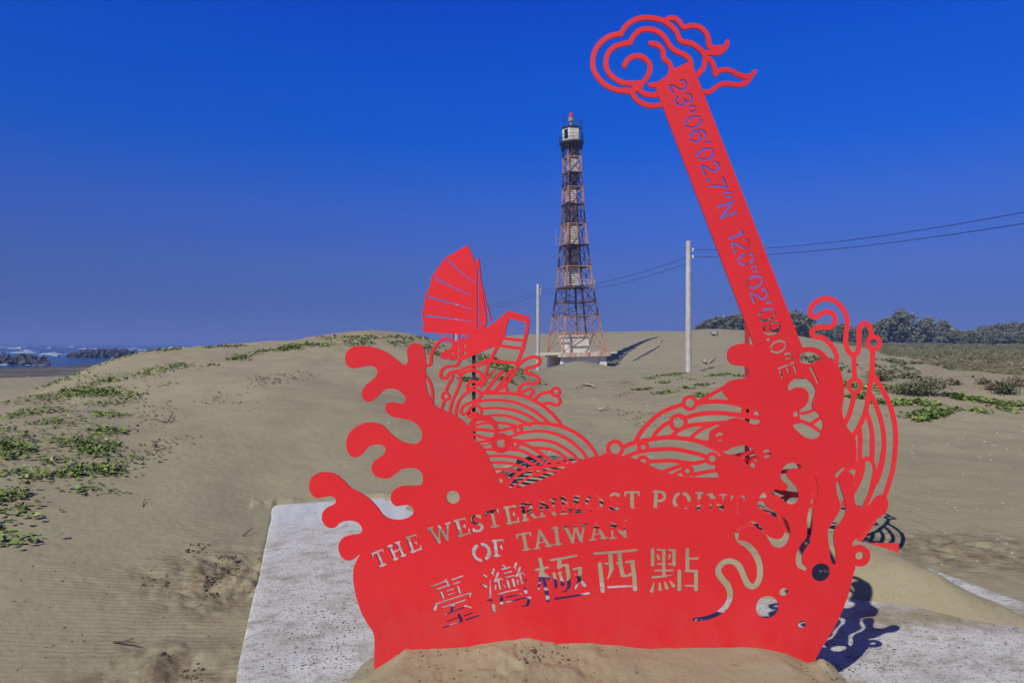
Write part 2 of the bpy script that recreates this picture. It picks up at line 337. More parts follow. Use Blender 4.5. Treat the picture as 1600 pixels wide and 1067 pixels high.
def build_terrain():
    th = np.concatenate([np.linspace(-PI, -.82, 26)[:-1], np.linspace(-.82, -.70, 40)[:-1], np.linspace(-.70, .70, 760), np.linspace(.70, .82, 40)[1:], np.linspace(.82, PI, 26)[1:]])
    rr = np.concatenate([[.4, .8, 1.2, 1.6], np.arange(1.9, 9, .022), np.exp(np.linspace(math.log(9), math.log(60), 190))[:-0 or None], np.exp(np.linspace(math.log(62), math.log(300), 90)), np.exp(np.linspace(math.log(320), math.log(1500), 20))])
    A, B = np.meshgrid(th, rr, indexing='ij'); X = B*np.sin(A); Y = B*np.cos(A)
    Zh = height(X, Y)
    fade = sst(.95, 1.4, np.abs(A)); Zh = Zh*(1-fade)+fade*np.where(B < 60, -.05, Zh)
    nt_, nr = A.shape
    Zh = np.maximum(Zh, -9)
    V = np.stack([X, Y, Zh], -1).reshape(-1, 3)
    I = (np.arange(nt_-1)[:, None]*nr+np.arange(nr-1)[None, :]).ravel()
    F = np.stack([I, I+1, I+nr+1, I+nr], 1)
    c0 = len(V); V = np.vstack([V, [[0, 0, -.05]]])
    o = mesh_from('sand_ground', V, F[:, ::-1].copy(), M['sand'], smooth=True)
    me = o.data; n = len(V)
    x, y, z = V[:, 0], V[:, 1], V[:, 2]; r = np.hypot(x, y)
    def att(name, val): a = me.attributes.new(name, 'FLOAT', 'POINT'); a.data.foreach_set('value', np.asarray(val, np.float32))
    att('wet', sst(-2.1, -2.7, z+.25*fbm(x, y, .05, 3, 5))*sst(.1, .0, x/np.maximum(y, 1)))
    k = x/np.maximum(y, .1)
    edge = np.interp(k, [.40, .5, .56, .62, .68, .75, .9], [150, 82, 44, 30, 27, 24, 24])
    att('field', sst(0, .25, (r/np.sqrt(1+k*k)/edge-1)+.3*fbm(x, y, .12, 4, 12))*sst(.38, .46, k)*(y > 0))
    att('damp', np.clip(np.exp(-((x+1.7)/.75)**2-((y-4.7)/.6)**2)*1.2+np.exp(-((x+1.7)/.5)**2-((y-3.4)/.35)**2)+1.2*np.exp(-((x-3.55)/.9)**2-((y-5.3)/.55)**2), 0, 1))
    u, v = slab_uv(x, y)
    att('ripple', (1-sst(13, 20, r))*(1-.85*((u > U0) & (u < U1) & (v < V1))))
    return tag(o, kind='structure')
ground = build_terrain()

def build_slab():
    b = bmesh.new(); bmesh.ops.create_grid(b, x_segments=60, y_segments=80, size=.5)
    for p in b.verts: p.co = Vector((U0+(p.co.x+.5)*(U1-U0), V0+(p.co.y+.5)*(V1-V0), 0))
    ex = bmesh.ops.extrude_face_region(b, geom=b.faces[:])
    for e in ex['geom']:
        if isinstance(e, bmesh.types.BMVert): e.co.z = -.3
    bmesh.ops.recalc_face_normals(b, faces=b.faces)
    edges = [e for e in b.edges if len(e.link_faces) == 2 and e.calc_face_angle(0) > .5 and max(p.co.z for p in e.verts) > -.01 or (len(e.link_faces) == 2 and e.calc_face_angle(0) > .5 and abs(e.verts[0].co.z-e.verts[1].co.z) > .1)]
    bmesh.ops.bevel(b, geom=edges, offset=.022, segments=3, affect='EDGES', profile=.5)
    for p in b.verts:
        q = p.co
        p.co = q+Vector((.008*float(vnoise(q.x*3, q.y*3, 5)), .012*float(vnoise(q.x*4, q.y*2, 6)), .002*float(vnoise(q.x*6, q.y*6, 7))))
    me = bpy.data.meshes.new('concrete_slab'); b.to_mesh(me); b.free(); me.materials.append(M['slab'])
    me.polygons.foreach_set('use_smooth', np.ones(len(me.polygons), bool))
    co = np.empty(len(me.vertices)*3, np.float32); me.vertices.foreach_get('co', co); co = co.reshape(-1, 3); wx, wy = slab_xy(co[:, 0], co[:, 1])
    a = me.attributes.new('back', 'FLOAT', 'POINT'); a.data.foreach_set('value', sst(6.15, 6.4, co[:, 1]+.12*fbm(wx, wy, 5, 3, 3)).astype(np.float32))
    d1 = np.clip(1-np.maximum(np.hypot((wx-.4)/1.0, (wy-2.6)/.75)-1.0, 0)/.75, 0, 1); d2 = np.exp(-((wy-4.0)/.22)**2)*sst(1.8, 2.2, wx); d3 = sst(.5, .9, height(wx, wy, False)*8)*.6
    a = me.attributes.new('dust', 'FLOAT', 'POINT'); a.data.foreach_set('value', np.clip(d1*.8+d2*.5, 0, 1).astype(np.float32))
    o = bpy.data.objects.new('concrete_slab', me); C.objects.link(o); o.rotation_euler = (0, 0, YAW)
    return tag(o, 'weathered white concrete slab in the sand under the red sculpture', 'slab')
build_slab()
# ---------------------------------------------------------------- traced sheet-steel shapes
class Grid:
    """signed distance field of a cut steel sheet, in drawing units"""
    def __init__(s, x0, y0, x1, y1, h=0.5):
        s.x0, s.y0, s.h = x0, y0, h
        s.nx = int((x1-x0)/h)+1; s.ny = int((y1-y0)/h)+1
        s.F = np.full((s.ny, s.nx), 9.0, np.float32)
    def win(s, xa, ya, xb, yb):
        i0 = max(0, int((xa-s.x0)/s.h)-1); i1 = min(s.nx, int((xb-s.x0)/s.h)+3)
        j0 = max(0, int((ya-s.y0)/s.h)-1); j1 = min(s.ny, int((yb-s.y0)/s.h)+3)
        return i0, i1, j0, j1
    def strokes(s, D, P, R, pad=3.0):
        for k in range(len(P)-1):
            ax, ay = P[k]; bx, by = P[k+1]; r0 = R[k]; r1 = R[k+1]; r = max(r0, r1)+pad
            i0, i1, j0, j1 = s.win(min(ax, bx)-r, min(ay, by)-r, max(ax, bx)+r, max(ay, by)+r)
            if i1 <= i0 or j1 <= j0: continue
            X = (s.x0+s.h*np.arange(i0, i1))[None, :]-ax; Y = (s.y0+s.h*np.arange(j0, j1))[:, None]-ay
            dx, dy = bx-ax, by-ay; L = dx*dx+dy*dy+1e-9
            t = np.clip((X*dx+Y*dy)/L, 0, 1)
            d = np.sqrt((X-t*dx)**2+(Y-t*dy)**2)-(r0+(r1-r0)*t)
            W = D[j0:j1, i0:i1]; np.minimum(W, d, out=W)
    def blank(s): return np.full((s.ny, s.nx), 9.0, np.float32)
    def poly(s, pts):
        P = np.array(pts, float); D = s.blank()
        Q = np.vstack([P, P[:1]]); s.strokes(D, Q, [0]*len(Q), 3.0)
        ins = np.zeros((s.ny, s.nx), bool)
        xa, ya = P.min(0); xb, yb = P.max(0)
        i0, i1, j0, j1 = s.win(xa, ya, xb, yb)
        xs = s.x0+s.h*np.arange(i0, i1)
        A = Q[:-1]; B = Q[1:]
        for j in range(j0, j1):
            y = s.y0+s.h*j+1e-4
            m = (A[:, 1] > y) != (B[:, 1] > y)
            if not m.any(): continue
            a = A[m]; b = B[m]
            xc = np.sort(a[:, 0]+(y-a[:, 1])*(b[:, 0]-a[:, 0])/(b[:, 1]-a[:, 1]))
            ins[j, i0:i1] = (np.searchsorted(xc, xs) % 2) == 1
        return np.where(ins, -D, D)
    def minus(s, o, gap=.12):
        i = int(round((s.x0-o.x0)/s.h)); j = int(round((s.y0-o.y0)/s.h))
        i0, i1 = max(0, -i), min(s.nx, o.nx-i); j0, j1 = max(0, -j), min(s.ny, o.ny-j)
        if i1 > i0 and j1 > j0:
            W = s.F[j0:j1, i0:i1]; np.maximum(W, gap-o.F[j0+j:j1+j, i0+i:i1+i], out=W)
    def add(s, d): np.minimum(s.F, d, out=s.F)
    def cut(s, d): np.maximum(s.F, -d, out=s.F)
    def line(s, pts, w, smooth=True, cut=False):
        P = spline(pts) if smooth and len(pts) > 2 else [tuple(p) for p in pts]
        n = len(P)
        if isinstance(w, (list, tuple)):
            R = list(np.interp(np.linspace(0, 1, n), np.linspace(0, 1, len(w)), np.array(w)/2))
        else: R = [w/2]*n
        D = s.blank(); s.strokes(D, P, R)
        (s.cut if cut else s.add)(D)
    def shape(s, pts, smooth=True, cut=False):
        d = s.poly(spline(pts, True) if smooth else pts)
        (s.cut if cut else s.add)(d)
    def disc(s, x, y, r, cut=False): s.line([(x, y), (x+.01, y)], 2*r, False, cut)

def spline(P, closed=False, n=6):
    P = np.array(P, float); m = len(P); out = []
    rng = range(m) if closed else range(m-1)
    for i in rng:
        if closed: p0, p1, p2, p3 = P[(i-1) % m], P[i], P[(i+1) % m], P[(i+2) % m]
        else: p0, p1, p2, p3 = P[max(i-1, 0)], P[i], P[i+1], P[min(i+2, m-1)]
        d1 = max(np.linalg.norm(p1-p0), 1e-6)**.5; d2 = max(np.linalg.norm(p2-p1), 1e-6)**.5; d3 = max(np.linalg.norm(p3-p2), 1e-6)**.5
        m1 = ((p1-p0)/d1-(p2-p0)/(d1+d2)+(p2-p1)/d2)*d2 if d1 > .01 else (p2-p1)
        m2 = ((p2-p1)/d2-(p3-p1)/(d2+d3)+(p3-p2)/d3)*d2 if d3 > .01 else (p2-p1)
        for k in range(n):
            t = k/n
            out.append(tuple((2*t**3-3*t*t+1)*p1+(t**3-2*t*t+t)*m1+(-2*t**3+3*t*t)*p2+(t**3-t*t)*m2))
    if not closed: out.append(tuple(P[-1]))
    return out

def Z(x0, y0, s):
    """drawing frame of one enlarged detail: its corner and scale"""
    return lambda *p: [(x0+s*a, y0+s*b) for a, b in zip(p[0::2], p[1::2])]
zA = Z(460, 500, .3); zC = Z(460, 700, .3374); z3 = Z(640, 560, .20619); z2 = Z(640, 360, .22493)
z9 = Z(920, 580, .18742); zD = Z(1120, 500, .1125); zE = Z(1090, 620, .13123); zF = Z(1140, 700, .14995)
zG = Z(1260, 680, .2062); zH = Z(1240, 450, .178); zI = Z(1260, 580, .16878); zJ = Z(1060, 700, .31852)
zK = Z(1070, 840, .15); zL = Z(1200, 560, .13115); zM = Z(900, 10, .15932); zN = Z(1030, 10, .15932)

def draw_front():
    """hull and wave sheet of the front panel"""
    g = Grid(470, 520, 1420, 1130)
    outl = (zC(372,1180, 369,1000, 366,858) + zC(340,815, 310,760, 285,685, 272,600, 275,550, 290,515, 303,488, 285,507, 255,520, 225,510, 207,480,
        205,445, 225,415, 262,403, 295,398, 313,385, 308,360, 290,343, 262,335, 225,340, 205,350, 190,366, 165,370, 143,358, 127,330, 130,300, 150,275,
        180,262, 192,245, 185,228, 165,222, 130,228, 100,230, 75,208, 68,170, 80,135, 110,115, 150,112, 190,122, 225,150, 260,185, 300,205, 345,235,
        380,270, 410,310, 440,328, 490,333, 530,320, 550,300, 548,280, 535,265, 500,265, 470,268, 448,245, 447,215, 465,190, 500,175, 550,175, 585,170,
        595,150, 590,120, 575,100, 540,92, 500,97, 470,118, 440,138, 405,140, 370,125, 357,90)
        + zA(415,735, 450,710, 470,690, 473,665, 450,648, 410,650, 380,665, 345,705, 318,715, 290,705, 272,670, 270,630, 285,590, 320,555, 370,535,
        420,535, 460,550, 500,590, 545,625, 590,642, 635,643, 660,620, 663,585, 645,550, 610,525, 560,513, 515,505, 485,485, 473,460, 480,435, 510,427,
        550,435, 575,425, 578,405, 560,380, 530,362, 490,357, 460,370, 430,400, 400,423, 375,425, 355,405, 352,370, 370,340, 400,315, 425,290, 433,265,
        420,245, 390,238, 350,245, 310,252, 280,242, 263,210, 268,175, 290,148, 330,135, 390,138, 440,150, 490,175, 530,205, 560,228, 578,233, 588,220,
        590,195, 585,160, 595,135, 620,121, 650,125, 675,150, 683,190, 685,250, 682,310, 690,360, 710,415, 740,452, 790,475, 840,500, 880,525)
        + z3(440,515, 470,590, 510,640, 560,680, 600,760, 630,820, 650,865, 690,920, 740,978, 830,978, 900,957, 1000,920, 1100,875, 1200,815, 1300,770, 1400,745, 1480,736)
        + z9(200,703, 330,715, 420,745, 500,780, 600,825, 700,860, 800,880, 900,886, 1000,888, 1060,888, 1088,885)
        + zE(258,950, 240,910, 218,850, 213,790, 235,740, 275,700, 330,672, 380,690, 440,697, 510,720, 560,770, 620,825, 670,843, 705,838,
        712,800, 715,745, 700,690, 670,645, 620,597, 570,578, 500,582, 420,602, 330,645, 250,625, 190,590, 150,545, 138,480, 155,410, 200,375, 270,345,
        330,295, 400,262, 480,250, 560,270, 620,310, 680,330, 730,322, 752,285, 742,225, 715,165, 670,135, 600,110, 520,92, 430,70, 350,50)
        + zD(170,1110, 130,1070, 95,1015, 86,975, 102,930, 150,870, 222,834, 340,817, 408,805, 440,775, 455,730, 445,690, 410,655, 340,638, 250,628, 190,600, 157,550,
        144,480, 165,410, 220,360, 300,336, 400,326, 515,347))
    mid = (zD(700,300, 1150,300) + [(1253, 544)])
    # behind the plank the sheet runs on; right-hand blob, gap and lower arms
    right = (zH(60,580, 58,640, 100,662, 165,664, 200,640, 250,626, 320,640, 360,655, 395,690, 422,750, 440,840, 445,920, 436,1000, 428,1060)
        + zI(338,290, 330,370, 345,430, 370,500, 430,585, 455,622, 462,690, 456,780, 446,840)
        + zG(372,195, 340,228, 300,236, 250,265, 222,295, 225,350, 232,440, 255,510, 257,555, 230,612, 190,670, 165,720, 165,780, 175,850, 182,930, 205,978, 222,985,
        226,900, 215,830, 210,770, 225,710, 270,650, 300,590, 303,540, 285,470, 262,400, 250,350, 260,312, 290,286, 328,280, 352,295, 362,340, 362,400, 362,465, 375,520,
        410,549, 450,553, 490,525, 530,472, 570,453, 608,470, 622,520, 610,565, 580,605, 530,630, 500,640, 440,730, 400,770, 358,800, 352,835, 375,850))
    tail = zJ(868,590, 862,606, 830,730, 780,850, 735,930, 700,985, 655,1075, 635,1170)
    # one big outline: left part, across the plank, right part, then the buried foot
    pts = spline(outl[1:], False, 5)
    pts = [outl[0]] + pts + mid + spline(right, False, 5) + spline(tail, False, 5)
    g.shape(pts, False)
    g.disc(*z3(555, 545)[0], 24.3); g.disc(*z3(692, 642)[0], 15.6); g.disc(*z3(690, 925)[0], 12.4)
    g.shape(z3(478,560, 485,510, 510,480, 560,473, 605,490, 635,525, 640,570, 622,600, 600,640, 560,656, 515,640, 488,605), True, True)
    g.disc(*z3(692, 642)[0], 6.8, True); g.disc(*z3(686, 930)[0], 5.8, True)
    rx, ry = zG(405, 913)[0]; g.disc(rx, ry, 16.6); g.disc(rx, ry, 6.6, True)
    # hook of the big right curl
    g.shape(zL(245,378, 240,340, 260,290, 310,250, 380,232, 450,236, 500,270, 545,320, 575,390, 560,450, 535,520, 530,570, 560,620, 620,680, 655,750, 655,830, 630,910, 580,955,
        520,962, 450,940, 380,890, 330,840, 300,795, 330,770, 385,740, 380,690, 375,640, 395,605, 450,560, 480,500, 487,440, 470,390, 430,355, 370,345, 320,352, 280,378, 262,384), True, True)
    g.disc(*zL(335, 664)[0], 4.3, True)
    g.shape(zH(55,610, 65,585, 100,568, 150,566, 210,585, 262,624, 200,640, 165,660, 100,660, 62,650), True, True)
    g.line(zH(40,560, 110,540, 170,542, 230,565, 290,622, 330,660), 8.2)
    g.line(zH(152,702, 175,745, 213,832), [4.2, 3.6, 3.4], False, True)
    # gaps round the three lower arms
    g.shape(zF(765,1095, 830,985, 860,890, 866,800, 872,690, 888,590, 915,510, 925,440, 915,350, 890,290, 850,265, 800,225, 765,195, 720,168, 660,150, 610,162, 570,192, 540,245, 533,300,
        555,345, 600,375, 612,400, 590,432, 540,440, 480,430, 430,438, 370,455, 320,495, 297,555, 300,608, 350,645, 430,690, 500,735, 545,768, 568,805, 572,860, 555,920, 510,945, 440,935,
        390,905, 350,850, 300,790, 250,765, 200,762, 155,785, 100,810, 65,850, 55,895, 65,945, 82,968, 100,935, 105,890, 130,850, 190,826, 250,828, 320,850, 370,890, 400,935, 425,985,
        455,1020, 500,1042, 545,1042, 600,1000, 628,930, 637,865, 625,805, 592,748, 540,705, 470,662, 400,625, 365,580, 362,550, 385,518, 450,492, 510,500, 550,535, 600,570, 650,590,
        700,572, 722,530, 722,470, 705,415, 660,365, 615,315, 597,270, 620,232, 665,215, 720,218, 765,235, 800,275, 845,345, 862,410, 862,480, 845,560, 815,690, 806,790, 808,860, 800,930, 730,1030), True, True)
    g.line(zJ(640,465, 605,500, 592,545, 598,575, 624,596), [6.5, 10.5, 10.5, 9.5, 5.5], True, True)
    # rings of the arms: round windows
    g.disc(*zE(265, 478)[0], 7.0, True); g.disc(*zE(824, 678)[0], 6.8, True)
    # swirl, dots
    g.line(zK(560,38, 600,56, 655,80, 720,145, 765,225, 787,310, 782,420, 752,485, 710,512, 662,490, 625,420, 588,330, 540,270, 470,245, 405,263, 357,318, 353,370, 395,435, 450,500,
        475,580, 462,660, 420,730, 340,795, 240,835, 150,850, 105,852), [5, 8.5, 10, 10.3, 10.6, 10.6, 10.5, 10, 9.6, 9.6, 9.8, 10, 10, 10, 10, 9.8, 9.6, 9, 8, 7], True, True)
    for x, y, r in ((1199.3,948.8,18), (1225,925,6.9), (1253.8,975.8,6.4), (1283,894.3,14.7), (707.5,777,10.5)): g.disc(x, y, r, True)
    lettering(g); hanzi(g)
    numbers(g)
    return g

# ---- slab-serif stencil capitals: strokes in a unit-high cell, x centred on 0
SER = .13; STM = .21
def glyph(ch, w):
    a = w/2; e = a-.1; T = STM; s = SER
    def ser(x, y, n): return ((x-n, y), (x+n, y), s)
    lo, hi = s/2, 1-s/2
    if ch == 'T': return [((0, lo), (0, hi), T), ser(0, lo, .2), ((-a+.05, hi), (a-.05, hi), s), ((-a+.06, hi), (-a+.05, .76), .11), ((a-.06, hi), (a-.05, .76), .11)]
    if ch == 'I': return [((0, lo), (0, hi), T), ser(0, lo, .17), ser(0, hi, .17)]
    if ch == 'H':
        x = a-.17
        return [((-x, lo), (-x, hi), T), ((x, lo), (x, hi), T), ser(-x, lo, .15), ser(-x, hi, .15), ser(x, lo, .15), ser(x, hi, .15), ((-x, .5), (x, .5), .12)]
    if ch == 'E':
        x = -a+.2
        return [((x, lo), (x, hi), T), ser(x, lo, .14), ser(x, hi, .14), ((x+.22, hi), (a-.06, hi), s), ((a-.06, hi), (a-.05, .8), .1), ((x+.24, .5), (x+.34, .5), .1), ((x+.34, .6), (x+.34, .4), .1),
                ((x+.22, lo), (a-.02, lo), s), ((a-.05, lo), (a-.01, .27), .11)]
    if ch == 'F':
        x = -a+.2
        return [((x, lo), (x, hi), T), ser(x, lo, .17), ser(x, hi, .14), ((x+.1, hi), (a-.04, hi), s), ((a-.05, hi), (a-.03, .8), .1), ((x+.24, .52), (x+.34, .52), .1), ((x+.34, .62), (x+.34, .4), .1)]
    if ch == 'W':
        q = a-.14
        return [((-q, hi), (-q*.46, .1), T*.95), ((-q*.46, .1), (0, hi-.02), .12), ((0, hi-.02), (q*.46, .1), T*.95), ((q*.46, .1), (q, hi), .12), ser(-q, hi, .14), ser(q, hi, .14)]
    if ch == 'N':
        q = a-.15
        return [((-q, lo), (-q, hi), .13), ((-q, hi), (q, .1), T), ((q, .08), (q, hi), .13), ser(-q, lo, .16), ser(-q-.05, hi, .12), ser(q, hi, .16)]
    if ch == 'M':
        q = a-.15
        return [((-q, lo), (-q+.05, hi), .13), ((-q+.03, hi), (0, .18), T), ((0, .18), (q-.03, hi), .13), ((q-.05, hi), (q, lo), T), ser(-q, lo, .15), ser(q, lo, .16), ser(-q, hi, .1), ser(q, hi, .1)]
    if ch == 'A':
        q = a-.14
        return [((-q, lo), (0, .93), .14), ((0, .93), (q, lo), T), ((-q*.55, .32), (q*.55, .32), .11), ser(-q, lo, .16), ser(q, lo, .17)]
    if ch == 'R':
        x = -a+.2
        return [((x, lo), (x, hi), T), ser(x, lo, .15), ser(x, hi, .14)] + arc(x+.2, .73, .24, .2, 95, -80, .17) + [((x+.26, .52), (a-.14, .12), T*.9), ((a-.14, .1), (a-.02, .07), .12)]
    if ch == 'P':
        x = -a+.18
        return [((x, lo), (x, hi), T), ser(x, lo, .17), ser(x, hi, .14)] + arc(x+.2, .7, .26, .24, 95, -95, .17)
    if ch == 'O':
        return arc(0, .5, a-.1, .41, 118, 252, .2) + arc(0, .5, a-.1, .41, 72, -62, .2)
    if ch == 'S':
        return arc(0, .71, .23, .21, 25, 235, .17) + [((-.13, .58), (.13, .42), .19)] + arc(0, .29, .25, .21, 55, -155, .17) + [((.22, .76), (.24, .92), .1), ((-.25, .24), (-.27, .08), .1)]
def arc(cx, cy, rx, ry, a0, a1, w, n=12):
    P = [(cx+rx*math.cos(math.radians(a0+(a1-a0)*k/n)), cy+ry*math.sin(math.radians(a0+(a1-a0)*k/n))) for k in range(n+1)]
    return [(P[k], P[k+1], w) for k in range(n)]
TEXT = [('T',587.9,860.8,598.2,884.9,.8), ('H',614,849.1,624.3,872.5,.86), ('E',640.8,836.8,649.8,862.2,.72), ('W',684.8,820.3,693,847.8,1.28), ('E',717,810.6,725.4,837.4,.72),
    ('S',742.6,803.8,747.4,832,.7), ('T',767.3,796.9,773.5,824.4,.8), ('E',795.4,790.4,801,818.6,.72), ('R',822,785,827.8,813.3,.86), ('N',853.6,779.6,857,807.8,.98), ('M',889.3,774.8,892.8,803.6,1.12),
    ('O',928.5,771.3,928.5,800.2,1.0), ('S',960,769.3,961.5,798.1,.7), ('T',987.6,767.2,988.3,797.4,.8), ('P',1031.6,766.5,1030,796.8,.76), ('O',1066,767.9,1065.3,797.4,1.0), ('I',1093.4,768.6,1092,798,.4),
    ('N',1121,771.3,1120.3,800,.98), ('T',1154,774,1153.3,803,.8),
    ('O',748.9,848,755,878,1.0), ('F',776.9,842.9,780.4,870,.72), ('T',817,832.4,822.4,861,.84), ('A',842.5,828,848.6,856.9,.92), ('I',868,823,872,852.5,.4), ('W',898,820,902,849,1.28), ('A',931,816,935,844,.92), ('N',965,813,967.6,842,.98)]
def lettering(g):
    D = g.blank()
    for ch, tx, ty, bx, by, w in TEXT:
        ux, uy = tx-bx, ty-by; L = math.hypot(ux, uy)*1.0; ux /= L; uy /= L; rx, ry = -uy, ux
        for a, b, t in glyph(ch, w):
            P = [(bx+L*(p[0]*rx+p[1]*ux), by+L*(p[0]*ry+p[1]*uy)) for p in (a, b)]
            g.strokes(D, P, [t*L/2*.94]*2)
    g.cut(D)

def many(g, z, W, items, D):
    for it in items:
        w = it[0]; P = z(*it[1:])
        if isinstance(w, tuple): R = np.interp(np.linspace(0, 1, len(P)), np.linspace(0, 1, len(w)), np.array(w)/2*W)
        else: R = [w*W/2]*len(P)
        g.strokes(D, P, list(R))
def hanzi(g):
    D = g.blank()
    a = Z(660, 860, .12187)
    many(g, a, .12187, [(22, 105,465, 300,395), (38, 298,385, 330,445), (24, 182,500, 325,450), (24, 372,380, 515,327), (26, 392,435, 475,405), (32, 238,540, 266,612), (20, 308,525, 395,495), (20, 322,575, 415,545),
        (34, 455,470, 478,545), (24, 165,690, 300,645, 440,600, 600,550), ((32, 12), 612,550, 602,610), ((30, 38), 178,690, 155,762), (24, 255,735, 380,695, 550,635), (34, 392,700, 370,775),
        (22, 282,825, 400,780, 535,725), (34, 545,712, 615,732), (38, 470,820, 505,905), (18, 322,905, 460,858), (24, 545,832, 635,800), (22, 275,985, 380,948, 500,910), (26, 565,888, 640,862, 735,830)], D)
    b = Z(740, 880, .07498)
    many(g, b, .07498, [((14, 60), 160,215, 255,275), ((14, 70), 150,425, 250,485), ((14, 36, 36, 74), 342,325, 345,600, 345,735, 350,760), ((24, 30, 80, 80), 372,760, 390,820, 415,900, 425,985), (22, 275,770, 350,760),
        (44, 420,125, 395,200), (34, 375,215, 410,250), (46, 505,200, 480,290, 450,370), (40, 430,385, 520,355, 560,310, 600,345), (48, 505,350, 530,460, 550,540), ((42, 20), 455,460, 452,565), ((24, 38), 615,440, 650,505),
        ((40, 50), 605,40, 660,85), (44, 585,130, 680,110, 755,80), (40, 635,215, 785,175), (42, 680,300, 820,262), (60, 705,380, 735,500), ((60, 60), 815,340, 845,470), (40, 690,365, 710,380),
        (48, 885,0, 860,70), (34, 840,80, 875,125), (48, 965,90, 930,190, 890,275), (36, 840,265, 900,280, 960,230, 1000,195, 1060,250), (50, 960,235, 985,330, 1010,425), ((42, 26), 915,355, 918,450), ((26, 40), 1080,335, 1120,405),
        (46, 520,650, 700,595, 900,555), (28, 900,550, 970,545), (76, 1070,535, 1085,610), (42, 690,710, 850,670, 1000,645), (76, 585,710, 575,860), (44, 680,820, 850,775, 1000,735, 1180,705), ((70, 70), 1165,720, 1120,880), ((16, 46), 985,885, 1120,890)], D)
    c = Z(820, 840, .11246)
    many(g, c, .11246, [(52, 210,300, 230,390, 250,500, 270,600, 325,880), (42, 155,450, 230,435, 315,415), ((50, 36, 30), 225,460, 210,590, 190,720), ((34, 52), 285,505, 335,570), (42, 360,315, 550,285, 715,250),
        (52, 487,300, 470,420), (42, 470,425, 530,385, 590,380), ((54, 54, 50, 20), 585,385, 610,560, 612,690, 570,740), (24, 530,750, 580,742), (46, 405,500, 425,600, 435,690), (46, 480,490, 505,560, 530,660), (30, 475,495, 510,480), (30, 505,645, 540,650),
        (42, 680,440, 770,420), ((54, 48, 24), 770,430, 765,560, 700,715), ((20, 56), 690,505, 765,580, 830,665), (42, 430,850, 600,825, 750,800, 885,775)], D)
    d = Z(920, 840, .11875)
    many(g, d, .11875, [(42, 75,212, 350,192, 625,165), (54, 145,345, 165,520, 185,710), ((56, 56, 20), 285,215, 298,420, 250,550), (38, 220,345, 290,340), (54, 405,215, 425,400, 450,500), (42, 440,505, 500,505, 550,490), (28, 540,470, 560,485),
        (38, 375,340, 410,335), (40, 495,325, 590,310), (56, 575,320, 600,520, 612,685), (40, 260,655, 420,645, 590,638),
        (48, 842,160, 842,360), (36, 910,160, 985,165), (46, 990,170, 990,505), (38, 1060,165, 1125,165), (50, 1125,170, 1125,360), ((26, 40), 905,225, 925,285), ((40, 22), 1070,230, 1060,285), (34, 910,350, 985,350), (34, 1060,350, 1120,355),
        (36, 880,435, 1105,432), ((42, 34, 14), 845,525, 1000,510, 1135,492), ((18, 54), 860,595, 830,705), ((20, 54), 930,595, 940,685), ((20, 54), 1000,585, 1030,665), ((20, 52), 1070,570, 1120,640),
        (54, 1300,160, 1300,420), (40, 1330,278, 1435,275), (42, 1285,440, 1420,440), (56, 1415,450, 1415,685), (36, 1280,635, 1400,635), (54, 1195,440, 1195,685)], D)
    g.cut(D)

